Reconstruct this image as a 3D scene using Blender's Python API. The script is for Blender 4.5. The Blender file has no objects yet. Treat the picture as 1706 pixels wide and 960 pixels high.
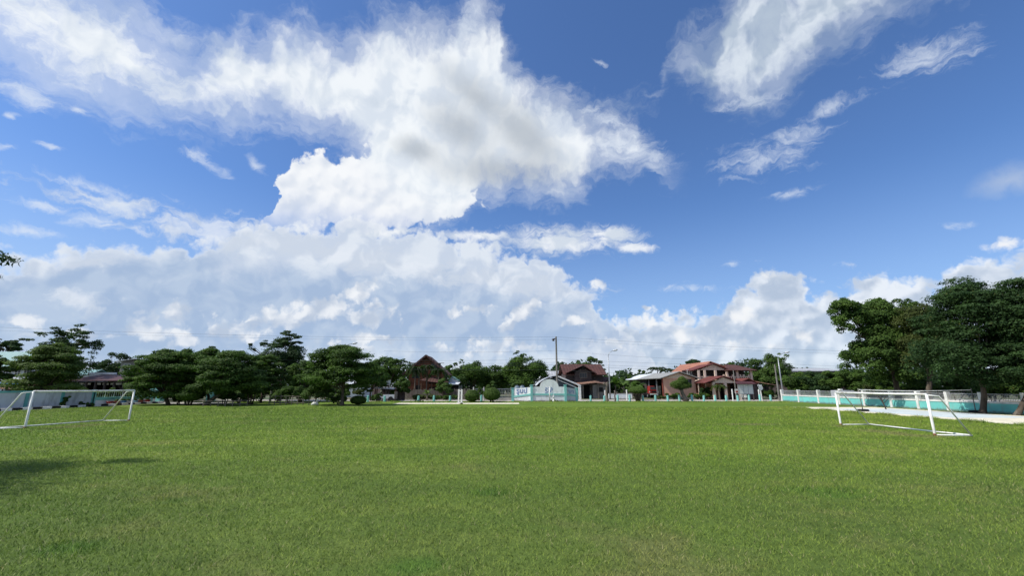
import bpy, math, random, colorsys
import numpy as np
from mathutils import Vector, Matrix, Euler

# ------------------------------------------------------------------ camera
S = bpy.context.scene
COL = S.collection
CAM_H = 2.2
FPX = 712.0                                   # focal length in photograph pixels (photo 1706 wide)
PITCH = math.atan(163 / FPX)
cam_data = bpy.data.cameras.new("camera")
cam_data.sensor_width = 36.0
cam_data.lens = 36.0 * FPX / 1706.0
cam_data.clip_start = 0.05
cam_data.clip_end = 5000
cam = bpy.data.objects.new("camera", cam_data)
COL.objects.link(cam)
cam.location = (0, 0, CAM_H)
cam.rotation_euler = (math.pi / 2 + PITCH, 0, 0)
S.camera = cam

SUN_EL = math.radians(52)
SUN_AZ = math.radians(-104)                    # from +Y (view direction) towards +X; negative = left
sun_dir = Vector((math.cos(SUN_EL) * math.sin(SUN_AZ), math.cos(SUN_EL) * math.cos(SUN_AZ), math.sin(SUN_EL)))
sl = bpy.data.lights.new("sun", 'SUN')
sl.energy = 4.8
sl.angle = math.radians(0.53)
sl.color = (1.0, 0.955, 0.88)
so = bpy.data.objects.new("sun", sl)
COL.objects.link(so)
so.rotation_euler = sun_dir.to_track_quat('Z', 'Y').to_euler()

S.view_settings.view_transform = 'Standard'
S.view_settings.look = 'None'
S.view_settings.gamma = 1
S.view_settings.exposure = 0.0
S.view_settings.use_curve_mapping = False
S.cycles.max_bounces = 6
S.cycles.diffuse_bounces = 3
S.cycles.transparent_max_bounces = 6

def ray(px, py):
    u = (px - 853) / FPX
    v = (480 - py) / FPX
    return (u, math.cos(PITCH) - v * math.sin(PITCH), math.sin(PITCH) + v * math.cos(PITCH))

def gp(px, py, z=0.0):
    """ground point seen at a photo pixel"""
    r = ray(px, py)
    t = (z - CAM_H) / r[2]
    return (r[0] * t, r[1] * t)

def zz(py, Y):
    r = ray(853, py)
    return CAM_H + r[2] * Y / r[1]

def xx(px, py, Y):
    r = ray(px, py)
    return r[0] * Y / r[1]

def azel(px, py):
    r = ray(px, py)
    n = math.sqrt(r[0] ** 2 + r[1] ** 2 + r[2] ** 2)
    return (math.degrees(math.atan2(r[0], r[1])), math.degrees(math.asin(r[2] / n)))

# ------------------------------------------------------------------ node helper
class NT:
    def __init__(s, tree):
        s.t = tree
    def node(s, typ, **kw):
        n = s.t.nodes.new(typ)
        for k, v in kw.items():
            setattr(n, k, v)
        return n
    def put(s, sock, v):
        if isinstance(v, bpy.types.NodeSocket):
            s.t.links.new(v, sock)
        elif v is not None:
            sock.default_value = v
    def m(s, op, a, b=None, c=None, clamp=False):
        n = s.node('ShaderNodeMath', operation=op, use_clamp=clamp)
        s.put(n.inputs[0], a)
        if b is not None: s.put(n.inputs[1], b)
        if c is not None: s.put(n.inputs[2], c)
        return n.outputs[0]
    def vm(s, op, a, b=None, scale=None):
        n = s.node('ShaderNodeVectorMath', operation=op)
        s.put(n.inputs[0], a)
        if b is not None: s.put(n.inputs[1], b)
        if scale is not None: s.put(n.inputs['Scale'], scale)
        return n.outputs['Value'] if op in ('LENGTH', 'DOT_PRODUCT', 'DISTANCE') else n.outputs[0]
    def ss(s, v, lo, hi, a=0.0, b=1.0, kind='SMOOTHSTEP'):
        n = s.node('ShaderNodeMapRange', interpolation_type=kind)
        s.put(n.inputs[0], v)
        s.put(n.inputs[1], lo); s.put(n.inputs[2], hi)
        s.put(n.inputs[3], a); s.put(n.inputs[4], b)
        return n.outputs[0]
    def noise(s, vec, scale, detail=4, rough=0.5, dist=0.0, color=False, typ=None, dim='3D'):
        n = s.node('ShaderNodeTexNoise', noise_dimensions=dim)
        if typ: n.noise_type = typ
        s.put(n.inputs['Vector'], vec)
        s.put(n.inputs['Scale'], scale); s.put(n.inputs['Detail'], detail)
        s.put(n.inputs['Roughness'], rough); s.put(n.inputs['Distortion'], dist)
        return n.outputs['Color' if color else 'Fac']
    def voro(s, vec, scale, detail=0, rough=0.5, feature='F1', smooth=0.5, dim='2D'):
        n = s.node('ShaderNodeTexVoronoi', feature=feature, voronoi_dimensions=dim)
        s.put(n.inputs['Vector'], vec); s.put(n.inputs['Scale'], scale)
        s.put(n.inputs['Detail'], detail); s.put(n.inputs['Roughness'], rough)
        if feature == 'SMOOTH_F1': s.put(n.inputs['Smoothness'], smooth)
        return n.outputs['Distance']
    def mix(s, f, a, b, blend='MIX'):
        n = s.node('ShaderNodeMix', data_type='RGBA', blend_type=blend)
        s.put(n.inputs[0], f)
        s.put(n.inputs[6], a if isinstance(a, bpy.types.NodeSocket) else (*a, 1)[:4])
        s.put(n.inputs[7], b if isinstance(b, bpy.types.NodeSocket) else (*b, 1)[:4])
        return n.outputs[2]
    def xyz(s, x, y, z):
        n = s.node('ShaderNodeCombineXYZ')
        s.put(n.inputs[0], x); s.put(n.inputs[1], y); s.put(n.inputs[2], z)
        return n.outputs[0]

def srgb(r, g, b):
    return tuple(((c / 255) / 12.92 if c / 255 <= 0.04045 else (((c / 255) + 0.055) / 1.055) ** 2.4) for c in (r, g, b))

# ------------------------------------------------------------------ world: sky with clouds, all laid out by direction
def build_world():
    w = bpy.data.worlds.new("World")
    S.world = w
    w.use_nodes = True
    t = w.node_tree
    t.nodes.clear()
    N = NT(t)
    out = N.node('ShaderNodeOutputWorld')
    sky = N.node('ShaderNodeTexSky', sky_type='NISHITA')
    sky.sun_disc = False
    sky.sun_elevation = SUN_EL
    sky.sun_rotation = SUN_AZ
    sky.air_density = 1.0
    sky.dust_density = 0.6
    sky.ozone_density = 2.5
    bg = N.node('ShaderNodeBackground')
    bg.inputs[1].default_value = 0.108
    tint = N.mix(1.0, sky.outputs[0], (0.80, 1.06, 1.42), 'MULTIPLY')
    N.put(bg.inputs[0], tint)

    tc = N.node('ShaderNodeTexCoord')
    sep = N.node('ShaderNodeSeparateXYZ')
    N.put(sep.inputs[0], tc.outputs['Generated'])
    DEG = 180 / math.pi
    az0 = N.m('MULTIPLY', N.m('ARCTAN2', sep.outputs[0], sep.outputs[1]), DEG)
    el0 = N.m('MULTIPLY', N.m('ARCSINE', sep.outputs[2]), DEG)
    P0 = N.xyz(az0, el0, 0.0)
    # slow warp (large shapes) and fine warp (ragged edges), in degrees
    wl = N.vm('SCALE', N.vm('SUBTRACT', N.noise(P0, 0.16, 3, 0.55, color=True, dim='2D'), (0.5, 0.5, 0.5)), scale=4.0)
    wf = N.vm('SCALE', N.vm('SUBTRACT', N.noise(P0, 0.75, 5, 0.55, color=True, dim='2D'), (0.5, 0.5, 0.5)), scale=1.5)
    P = N.vm('ADD', P0, N.vm('ADD', wl, wf))
    sp = N.node('ShaderNodeSeparateXYZ'); N.put(sp.inputs[0], P)
    azw, elw = sp.outputs[0], sp.outputs[1]

    def xn(az): return N.m('MULTIPLY_ADD', az, 1 / 120, 0.5)
    xa = xn(azw)
    # a billowy field for heaped clouds, a streaky one for torn wisps
    wb0 = N.vm('ADD', P0, N.vm('SCALE', wf, scale=0.7))
    billow = N.m('SUBTRACT', 1.0, N.voro(wb0, 0.42, 3, 0.55))
    bs1 = N.voro(wb0, 0.30, 1, 0.5, feature='SMOOTH_F1', smooth=0.9)
    bs2 = N.voro(N.vm('ADD', wb0, (-0.30, 0.42, 0.0)), 0.30, 1, 0.5, feature='SMOOTH_F1', smooth=0.9)
    fl = N.noise(P, 0.30, 8, 0.56, dim='2D')
    rot = N.node('ShaderNodeMapping'); N.put(rot.inputs[0], P)
    rot.inputs['Rotation'].default_value = (0, 0, math.radians(25)); rot.inputs['Scale'].default_value = (0.5, 2.0, 1)
    st = N.noise(rot.outputs[0], 0.5, 8, 0.62, dim='2D')
    rot2 = N.node('ShaderNodeMapping'); N.put(rot2.inputs[0], P)
    rot2.inputs['Rotation'].default_value = (0, 0, math.radians(-22)); rot2.inputs['Scale'].default_value = (0.55, 1.8, 1)
    st2 = N.noise(rot2.outputs[0], 0.5, 8, 0.62, dim='2D')
    Q = N.vm('ADD', P0, wl)
    rl = N.noise(Q, 0.20, 4, 0.5, dim='2D')
    relief = N.m('MULTIPLY', N.m('SUBTRACT', rl, N.noise(N.vm('ADD', Q, (-0.9, 1.2, 0.0)), 0.20, 3, 0.5, dim='2D')), 3.0)      # >0 where the side towards the sun
    reliefb = N.m('MULTIPLY', N.m('SUBTRACT', bs2, bs1), 1.6)

    def curve(pts, x):
        pp = [azel(*p) for p in pts]
        n = N.node('ShaderNodeFloatCurve')
        c = n.mapping.curves[0]
        n.mapping.use_clip = False; n.mapping.extend = 'HORIZONTAL'
        q = sorted(((a + 60) / 120, e / 60) for a, e in pp)
        q = [(max(0.0, min(1.0, a)), e) for a, e in q]
        while len(c.points) < len(q): c.points.new(0.5, 0.5)
        for pt, (a, e) in zip(c.points, q):
            pt.location = (a, e); pt.handle_type = 'VECTOR'
        n.mapping.update()
        N.put(n.inputs['Value'], x)
        return N.m('MULTIPLY', n.outputs[0], 60.0)

    def band(top, bot, lim=6.0):
        """degrees inside a cloud bounded above and below, and at its two ends"""
        ct = curve(top, xa)
        d = N.m('SUBTRACT', ct, elw)
        if bot:
            d = N.m('MINIMUM', d, N.m('SUBTRACT', elw, curve(bot, xa)))
        return N.m('MINIMUM', d, lim)

    Ps = N.vm('ADD', P0, N.vm('SCALE', wf, scale=0.5))
    def blobs(lst, vec=None, k=0.12):
        """soft union of ellipses: (px, py, rx, ry, angle) in photograph pixels turned into directions; 1 at the heart, 0 at the rim"""
        f = None
        for (px, py, rx, ry, an) in lst:
            a0, e0 = azel(px, py)
            c, s_ = math.cos(math.radians(an)), math.sin(math.radians(an))
            a1, e1 = azel(px + rx * c, py - rx * s_)
            a2, e2 = azel(px - ry * s_, py - ry * c)
            mp = N.node('ShaderNodeMapping', vector_type='TEXTURE')
            N.put(mp.inputs[0], vec or Ps)
            mp.inputs['Location'].default_value = (a0, e0, 0)
            mp.inputs['Rotation'].default_value = (0, 0, math.atan2(e1 - e0, a1 - a0))
            mp.inputs['Scale'].default_value = (math.hypot(a1 - a0, e1 - e0), math.hypot(a2 - a0, e2 - e0), 1)
            d = N.m('SUBTRACT', 1.0, N.vm('LENGTH', mp.outputs[0]))
            f = d if f is None else N.m('SMOOTH_MAX', f, d, k)
        return f

    col = None
    layers = []
    def layer(alpha, color):
        layers.append((alpha, color))

    WHITE = (0.84, 0.89, 0.96); SHADE = (0.50, 0.58, 0.69); VEIL = (0.40, 0.52, 0.70)

    # --- pale air low over the horizon, thicker on the left
    lowveil = N.ss(el0, 3.0, 24.0, 0.62, 0.0)
    leftness = N.ss(az0, -50.0, 12.0, 1.0, 0.25)
    layer(N.m('MULTIPLY', lowveil, N.m('MULTIPLY_ADD', leftness, 0.55, 0.45)), (0.47, 0.61, 0.83))
    # --- right bank of heaped clouds
    d = band([(900, 640), (930, 590), (960, 560), (1000, 545), (1040, 525), (1110, 512), (1170, 500), (1228, 485), (1250, 468), (1262, 446), (1295, 438),
              (1330, 440), (1350, 462), (1400, 462), (1440, 445), (1500, 448), (1560, 455), (1590, 425), (1640, 412), (1675, 396), (1706, 386), (1800, 380)], None, 5.0)
    dd = N.m('ADD', N.m('MULTIPLY', d, 0.8), N.m('MULTIPLY_ADD', billow, 2.0, -0.95))
    a = N.ss(dd, -0.3, 1.1)
    c1 = N.ss(N.m('ADD', reliefb, N.m('MULTIPLY_ADD', rl, 1.8, -0.55)), 0.0, 0.9)
    edge = N.ss(dd, 0.1, 2.2, 0.35, 0.0)
    c1 = N.m('ADD', c1, edge, clamp=True)
    fade = N.ss(el0, 0.0, 9.0, 0.72, 0.95)
    layer(N.m('MULTIPLY', a, fade), N.mix(c1, (0.47, 0.56, 0.70), WHITE))
    # --- the wide left mass under the cumulus line
    d = band([(-100, 400), (0, 400), (40, 408), (100, 396), (140, 384), (170, 374), (200, 370), (240, 384), (262, 366), (292, 361), (330, 372), (378, 380), (400, 364),
              (425, 368), (450, 352), (600, 340), (740, 380), (800, 384), (850, 392), (900, 408), (960, 445), (1000, 480), (1025, 520), (1060, 560), (1110, 610)], None, 12.0)
    dd = N.m('ADD', N.m('MULTIPLY', d, 0.75), N.m('MULTIPLY_ADD', billow, 1.8, -1.2))
    a = N.ss(dd, -0.15, 1.15)
    depth = N.ss(d, 0.5, 7.0)
    litc = N.ss(N.m('ADD', relief, N.m('MULTIPLY_ADD', rl, 1.4, -0.35)), 0.0, 0.9)
    dark = blobs([(440, 505, 330, 48, 3), (170, 470, 190, 26, 10), (760, 540, 260, 50, 0), (330, 560, 300, 40, 0), (60, 530, 110, 30, 0)])
    dk = N.m('MULTIPLY', N.ss(N.m('ADD', dark, N.m('MULTIPLY_ADD', fl, 1.2, -0.6)), -0.6, 0.35), 0.95)
    cc = N.mix(litc, (0.60, 0.68, 0.81), (0.76, 0.82, 0.90))
    cc = N.mix(dk, cc, N.mix(N.ss(N.m('ADD', relief, rl), 0.1, 1.0), (0.375, 0.495, 0.695), (0.47, 0.58, 0.75)))
    cc = N.mix(N.ss(dd, 0.1, 1.5, 0.8, 0.0), cc, WHITE)
    layer(N.m('MULTIPLY', a, N.ss(el0, 0, 10, 0.8, 0.96)), cc)
    # streaks across the left mass
    sb = blobs([(430, 400, 300, 34, -8), (640, 440, 260, 30, -8), (850, 470, 180, 26, -8), (120, 440, 110, 20, 5), (130, 500, 60, 25, -20)])
    a = N.ss(N.m('ADD', sb, N.m('MULTIPLY_ADD', st2, 2.2, -1.1)), 0.0, 0.9)
    layer(N.m('MULTIPLY', a, 0.72), N.mix(litc, (0.62, 0.69, 0.80), (0.80, 0.85, 0.93)))
    # --- broken heaps along the horizon on the left
    lo = N.m('MULTIPLY', N.ss(el0, 3.5, 13.5, 1.0, 0.0), N.ss(az0, 2.0, 14.0, 1.0, 0.0))
    ld = N.m('ADD', N.m('MULTIPLY_ADD', billow, 2.2, -1.9), N.m('ADD', N.m('MULTIPLY_ADD', rl, 2.6, -1.3), N.m('MULTIPLY', lo, 1.7)))
    la = N.m('MULTIPLY', N.ss(ld, 0.0, 1.5), N.ss(lo, 0.0, 0.5))
    lh = N.ss(N.m('ADD', reliefb, N.m('MULTIPLY_ADD', fl, 1.2, -0.3)), -0.1, 0.9)
    layer(N.m('MULTIPLY', la, 0.5), N.mix(lh, (0.46, 0.56, 0.71), (0.78, 0.84, 0.92)))
    # --- small heaps low in the sky
    hb = blobs([(545, 515, 95, 30, 8), (480, 528, 70, 26, 0), (590, 490, 65, 20, 18), (618, 528, 62, 30, 0), (395, 552, 60, 26, 0), (283, 525, 48, 30, 0), (250, 553, 100, 22, 0), (160, 560, 90, 16, 0),
                (315, 568, 38, 12, 0), (620, 563, 60, 12, 0), (732, 580, 34, 11, 0), (825, 577, 60, 20, 0), (795, 585, 44, 14, 0), (872, 515, 46, 24, 30), (850, 537, 32, 20, 40), (590, 578, 50, 14, 0),
                (965, 535, 34, 12, 0), (800, 515, 55, 13, 0), (50, 535, 60, 15, 0), (760, 520, 26, 12, 0), (590, 576, 40, 12, 0), (995, 470, 32, 14, -10),
                (1073, 513, 10, 4, 0), (885, 580, 30, 8, 0)])
    hd = N.m('ADD', hb, N.m('MULTIPLY_ADD', billow, 1.0, -0.36))
    a = N.ss(hd, -0.12, 0.6)
    hl = N.ss(N.m('ADD', N.m('MULTIPLY', reliefb, 1.5), N.m('ADD', N.m('MULTIPLY_ADD', rl, 0.5, -0.1), N.m('MULTIPLY_ADD', fl, 0.8, -0.2))), -0.1, 0.8)
    layer(N.m('MULTIPLY', a, N.ss(el0, 3, 14, 0.72, 0.95)), N.mix(hl, (0.52, 0.60, 0.73), (0.93, 0.95, 0.98)))
    # bright heaps standing in the right bank
    rb = blobs([(1080, 545, 55, 22, 20), (1020, 575, 50, 18, 0), (1150, 560, 60, 28, 0), (1240, 530, 55, 30, 20), (1335, 560, 42, 22, -20), (1300, 455, 40, 14, 5), (1285, 575, 25, 10, 0),
                (1420, 440, 30, 10, 0), (1260, 435, 32, 9, 10), (1670, 410, 45, 16, 15), (1225, 575, 40, 14, 0)])
    rd = N.m('ADD', rb, N.m('MULTIPLY_ADD', billow, 1.0, -0.5))
    layer(N.m('MULTIPLY', N.ss(rd, -0.1, 0.7), N.ss(el0, 2, 14, 0.7, 0.95)), N.mix(hl, (0.62, 0.69, 0.79), (0.93, 0.94, 0.96)))
    # --- lens-shaped cloud in the middle
    lb = blobs([(930, 402, 105, 26, 2), (800, 392, 70, 10, 0), (1020, 392, 50, 18, 0), (1060, 412, 40, 10, 0), (650, 388, 60, 6, 5)])
    a = N.ss(N.m('ADD', lb, N.m('MULTIPLY_ADD', st, 1.7, -0.7)), -0.1, 1.0)
    layer(N.m('MULTIPLY', a, 0.95), N.mix(litc, (0.68, 0.75, 0.84), (0.90, 0.93, 0.97)))
    # --- big heap in the centre, hard edged on its left
    d = band([(395, 640), (425, 430), (441, 345), (452, 320), (462, 285), (480, 266), (515, 248), (545, 240), (570, 246), (600, 238), (650, 200), (700, 200), (760, 240), (790, 300), (815, 340), (825, 420), (835, 640)],
             [(395, 420), (470, 400), (700, 400), (750, 382), (790, 362), (825, 345), (840, 300)], 6.0)
    dd = N.m('ADD', d, N.m('MULTIPLY_ADD', billow, 1.8, -1.15))
    a = N.ss(dd, -0.1, 0.75)
    cl = N.ss(N.m('ADD', reliefb, N.m('MULTIPLY_ADD', rl, 0.8, 0.1)), -0.1, 0.8)
    low = N.ss(elw, azel(600, 410)[1], azel(600, 330)[1])
    layer(N.m('MULTIPLY', a, N.m('MULTIPLY_ADD', low, 0.75, 0.25)), N.mix(cl, (0.70, 0.76, 0.86), (0.93, 0.95, 0.98)))
    # --- upper band sweeping from the left edge to the right wisps
    d = band([(-200, -160), (0, -110), (120, -60), (215, -12), (250, 28), (300, 60), (340, 85), (370, 60), (400, 36), (430, 66), (455, 60), (480, 42), (520, 50), (560, 68), (590, 45), (640, 22), (700, 24),
              (750, 40), (795, 0), (830, 20), (845, 90), (870, 120), (920, 150), (990, 190), (1050, 205), (1095, 245), (1135, 275), (1160, 300)],
             [(-200, 20), (0, 95), (60, 140), (150, 176), (250, 200), (330, 207), (450, 206), (560, 230), (600, 262), (650, 320), (720, 380), (770, 362), (800, 330), (860, 322), (930, 335), (965, 320),
              (990, 285), (1050, 272), (1100, 288), (1140, 290), (1160, 300)], 5.0)
    dd = N.m('ADD', N.m('MULTIPLY', d, 0.6), N.m('MULTIPLY_ADD', fl, 3.4, -1.7))
    thin = N.ss(az0, -48, -28, 0.55, 0.0)                         # the left end is a thinner sheet
    dd = N.m('ADD', dd, N.m('MULTIPLY', thin, N.m('MULTIPLY_ADD', st2, 4.0, -2.6)))
    thr = N.ss(az0, 8, 17, 0.0, 1.0)
    dd = N.m('ADD', dd, N.m('MULTIPLY', thr, N.m('MULTIPLY_ADD', st2, 3.0, -1.7)))
    veil = N.m('MULTIPLY', N.ss(N.m('ADD', d, N.m('MULTIPLY_ADD', st2, 5.0, -2.5)), -2.2, 2.0), 0.42)
    a = N.m('MULTIPLY', N.m('MAXIMUM', N.ss(dd, -0.5, 2.7), veil), N.ss(azw, 20.0, 24.5, 1.0, 0.0))
    gr = blobs([(800, 165, 100, 34, -35), (840, 285, 150, 42, 0), (870, 220, 120, 46, -35), (695, 250, 50, 28, -10), (770, 215, 80, 50, -30)], None, 0.6)
    g = N.ss(N.m('ADD', gr, N.m('MULTIPLY_ADD', rl, 0.5, -0.25)), -0.2, 0.95)
    wc = N.mix(N.ss(N.m('ADD', relief, N.m('MULTIPLY_ADD', rl, 0.9, 0.05)), -0.1, 1.0), (0.72, 0.79, 0.88), (0.91, 0.95, 0.985))
    g = N.m('MULTIPLY', g, 0.8)
    wc = N.mix(g, wc, (0.44, 0.49, 0.55))
    layer(N.m('MULTIPLY', a, 0.97), wc)
    # bright rim heap over the grey underside
    # --- upper right cloud
    d = band([(1095, 160), (1112, 100), (1130, 75), (1165, 44), (1195, 22), (1210, -60), (1400, -160), (1520, -120), (1560, 20)],
             [(1095, 165), (1112, 118), (1140, 142), (1190, 168), (1240, 190), (1290, 182), (1330, 135), (1390, 95), (1450, 62), (1520, 15), (1560, 0)], 5.0)
    dd = N.m('ADD', N.m('MULTIPLY', d, 0.5), N.m('MULTIPLY_ADD', fl, 3.6, -1.85))
    veil = N.m('MULTIPLY', N.ss(N.m('ADD', d, N.m('MULTIPLY_ADD', st, 5.0, -2.5)), -1.5, 2.5), 0.38)
    a = N.m('MAXIMUM', N.ss(dd, -0.4, 3.0), veil)
    layer(N.m('MULTIPLY', a, 0.9), N.mix(N.ss(N.m('ADD', relief, rl), 0.2, 0.9), (0.50, 0.59, 0.70), (0.78, 0.85, 0.92)))
    # --- torn wisps
    wb = blobs([(1265, 262, 100, 36, 12), (1320, 232, 90, 22, 22), (1385, 178, 80, 18, 26), (1545, 95, 115, 34, 20), (1320, 322, 60, 8, 14), (1220, 440, 20, 6, 0),
                (1150, 480, 60, 8, 0), (1020, 205, 90, 18, -25), (1060, 250, 90, 24, -20), (1010, 250, 60, 30, -20), (790, 20, 50, 26, 60), (1250, 170, 60, 16, 10), (1590, 375, 40, 7, 0), (1000, 105, 20, 6, -20)], None)
    a1 = N.ss(N.m('ADD', wb, N.m('MULTIPLY_ADD', st, 2.6, -1.25)), 0.0, 1.5)
    wb2 = blobs([(345, 272, 52, 13, -32), (425, 272, 28, 10, -45), (40, 155, 60, 22, -25), (16, 193, 14, 5, 0), (130, 180, 14, 8, -40), (10, 243, 26, 8, 0), (85, 245, 28, 6, -15),
                 (160, 315, 85, 14, -18), (190, 345, 80, 20, -12), (60, 340, 60, 12, -15), (40, 385, 80, 12, -5), (155, 365, 60, 14, 0)], None)
    a2 = N.ss(N.m('ADD', wb2, N.m('MULTIPLY_ADD', st2, 2.2, -1.0)), 0.0, 1.2)
    wb3 = blobs([(1680, 300, 90, 34, 12)], None)
    a3 = N.m('MULTIPLY', N.ss(N.m('ADD', wb3, N.m('MULTIPLY_ADD', fl, 0.8, -0.35)), 0.0, 1.2), 0.5)
    layer(N.m('MULTIPLY', N.m('MAXIMUM', a1, a2), 0.66), (0.76, 0.83, 0.93))
    layer(a3, (0.62, 0.68, 0.76))
    # --- scattered cloud in the rest of the sky, outside the photograph
    away = N.ss(N.m('ABSOLUTE', az0), 58, 75)
    up = N.ss(el0, 46, 60)
    gen = N.ss(N.noise(tc.outputs['Generated'], 2.6, 6, 0.55), 0.47, 0.66)
    layer(N.m('MULTIPLY', gen, N.m('MAXIMUM', away, up)), (0.72, 0.78, 0.86))

    # composite back to front
    sh = bg.outputs[0]
    cur = None
    for a, c in layers:
        e = N.node('ShaderNodeBackground')
        N.put(e.inputs[0], c if isinstance(c, bpy.types.NodeSocket) else (*c, 1)); e.inputs[1].default_value = 1.0
        ms = N.node('ShaderNodeMixShader')
        N.put(ms.inputs[0], a); t.links.new(sh, ms.inputs[1]); t.links.new(e.outputs[0], ms.inputs[2])
        sh = ms.outputs[0]
    t.links.new(sh, out.inputs[0])
    w.cycles.sampling_method = 'MANUAL'
    w.cycles.sample_map_resolution = 512

build_world()

# ------------------------------------------------------------------ object bookkeeping
def tag(o, label=None, cat=None, group=None, kind=None):
    if label: o['label'] = label
    if cat: o['category'] = cat
    if group: o['group'] = group
    if kind: o['kind'] = kind
    return o

def thing(name, label, cat, loc=(0, 0, 0), group=None):
    o = bpy.data.objects.new(name, None)
    o.empty_display_size = 0.3
    COL.objects.link(o)
    o.location = loc
    return tag(o, label, cat, group)

def origin(parent):
    v = Vector((0, 0, 0))
    while parent is not None:
        v += parent.location
        parent = parent.parent
    return v

def copy_thing(root, loc, label, rotz=None):
    r = root.copy(); COL.objects.link(r)
    r.location = loc
    if rotz is not None: r.rotation_euler = (0, 0, rotz)
    r['label'] = label
    def kids(src, dst):
        for ch in list(src.children):
            c = ch.copy(); COL.objects.link(c); c.parent = dst
            kids(ch, c)
    kids(root, r)
    return r

class MB:
    """collects faces in world coordinates, then links them as one mesh object under its thing"""
    def __init__(s): s.v = []; s.f = []; s.mi = []
    def face(s, pts, mi=0):
        n = len(s.v); s.v += [tuple(p) for p in pts]
        s.f.append(tuple(range(n, n + len(pts)))); s.mi.append(mi); return s
    def hexa(s, b, t, mi=0):
        n = len(s.v); s.v += [tuple(p) for p in b] + [tuple(p) for p in t]
        k = len(b)
        s.f.append(tuple(n + i for i in reversed(range(k)))); s.mi.append(mi)
        s.f.append(tuple(n + k + i for i in range(k))); s.mi.append(mi)
        for i in range(k):
            j = (i + 1) % k
            s.f.append((n + i, n + j, n + k + j, n + k + i)); s.mi.append(mi)
        return s
    def box(s, x0, x1, y0, y1, z0, z1, mi=0):
        return s.hexa([(x0, y0, z0), (x1, y0, z0), (x1, y1, z0), (x0, y1, z0)], [(x0, y0, z1), (x1, y0, z1), (x1, y1, z1), (x0, y1, z1)], mi)
    def cbox(s, c, sx, sy, sz, rz=0, mi=0):
        cs, sn = math.cos(rz), math.sin(rz)
        q = [(c[0] + cs * a * sx / 2 - sn * b * sy / 2, c[1] + sn * a * sx / 2 + cs * b * sy / 2) for a, b in ((-1, -1), (1, -1), (1, 1), (-1, 1))]
        return s.hexa([(x, y, c[2]) for x, y in q], [(x, y, c[2] + sz) for x, y in q], mi)
    def slab(s, pts, th, mi=0):
        """a sheet of the given thickness whose top face is the polygon"""
        P = [Vector(p) for p in pts]
        n = Vector((0, 0, 0))
        for i in range(len(P)):
            n += (P[i] - P[0]).cross(P[(i + 1) % len(P)] - P[0])
        n.normalize()
        if n.z < 0: n = -n; P.reverse()
        return s.hexa([p - n * th for p in P], P, mi)
    def tube(s, pts, r, k=8, mi=0, caps=True):
        P = [Vector(p) for p in pts]
        R = [r] * len(P) if not hasattr(r, '__len__') else list(r)
        n0 = len(s.v); prev = None
        for i, p in enumerate(P):
            d = (P[min(i + 1, len(P) - 1)] - P[max(i - 1, 0)]).normalized()
            a = d.orthogonal().normalized() if prev is None else (prev - d * prev.dot(d)).normalized()
            prev = a; b = d.cross(a)
            for j in range(k):
                t = 2 * math.pi * j / k
                s.v.append(tuple(p + (a * math.cos(t) + b * math.sin(t)) * R[i]))
        for i in range(len(P) - 1):
            for j in range(k):
                j2 = (j + 1) % k
                s.f.append((n0 + i * k + j, n0 + i * k + j2, n0 + (i + 1) * k + j2, n0 + (i + 1) * k + j)); s.mi.append(mi)
        if caps:
            s.f.append(tuple(n0 + j for j in reversed(range(k)))); s.mi.append(mi)
            s.f.append(tuple(n0 + (len(P) - 1) * k + j for j in range(k))); s.mi.append(mi)
        return s
    def beam(s, p0, p1, w, h, mi=0):
        p0, p1 = Vector(p0), Vector(p1)
        d = (p1 - p0).normalized()
        up = Vector((0, 0, 1)) if abs(d.z) < 0.95 else Vector((0, 1, 0))
        a = d.cross(up).normalized(); b = a.cross(d).normalized()
        q = lambda p: [p + a * i * w / 2 + b * j * h / 2 for i, j in ((-1, -1), (1, -1), (1, 1), (-1, 1))]
        return s.hexa(q(p0), q(p1), mi)
    def lathe(s, c, prof, k=16, mi=0):
        return s.tube([(c[0], c[1], c[2] + z) for r, z in prof], [max(r, 1e-3) for r, z in prof], k, mi)
    def build(s, name, mats, parent=None, smooth=False):
        me = bpy.data.meshes.new(name)
        off = origin(parent)
        me.from_pydata([(x - off.x, y - off.y, z - off.z) for x, y, z in s.v], [], s.f)
        for m in (mats if isinstance(mats, (list, tuple)) else [mats]): me.materials.append(m)
        me.polygons.foreach_set('material_index', s.mi)
        if smooth: me.polygons.foreach_set('use_smooth', [True] * len(s.f))
        me.validate(); me.update()
        o = bpy.data.objects.new(name, me); COL.objects.link(o)
        o.parent = parent
        return o

# ------------------------------------------------------------------ materials
def new_mat(name):
    m = bpy.data.materials.new(name); m.use_nodes = True
    N = NT(m.node_tree)
    return m, N, m.node_tree.nodes['Principled BSDF']

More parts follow.
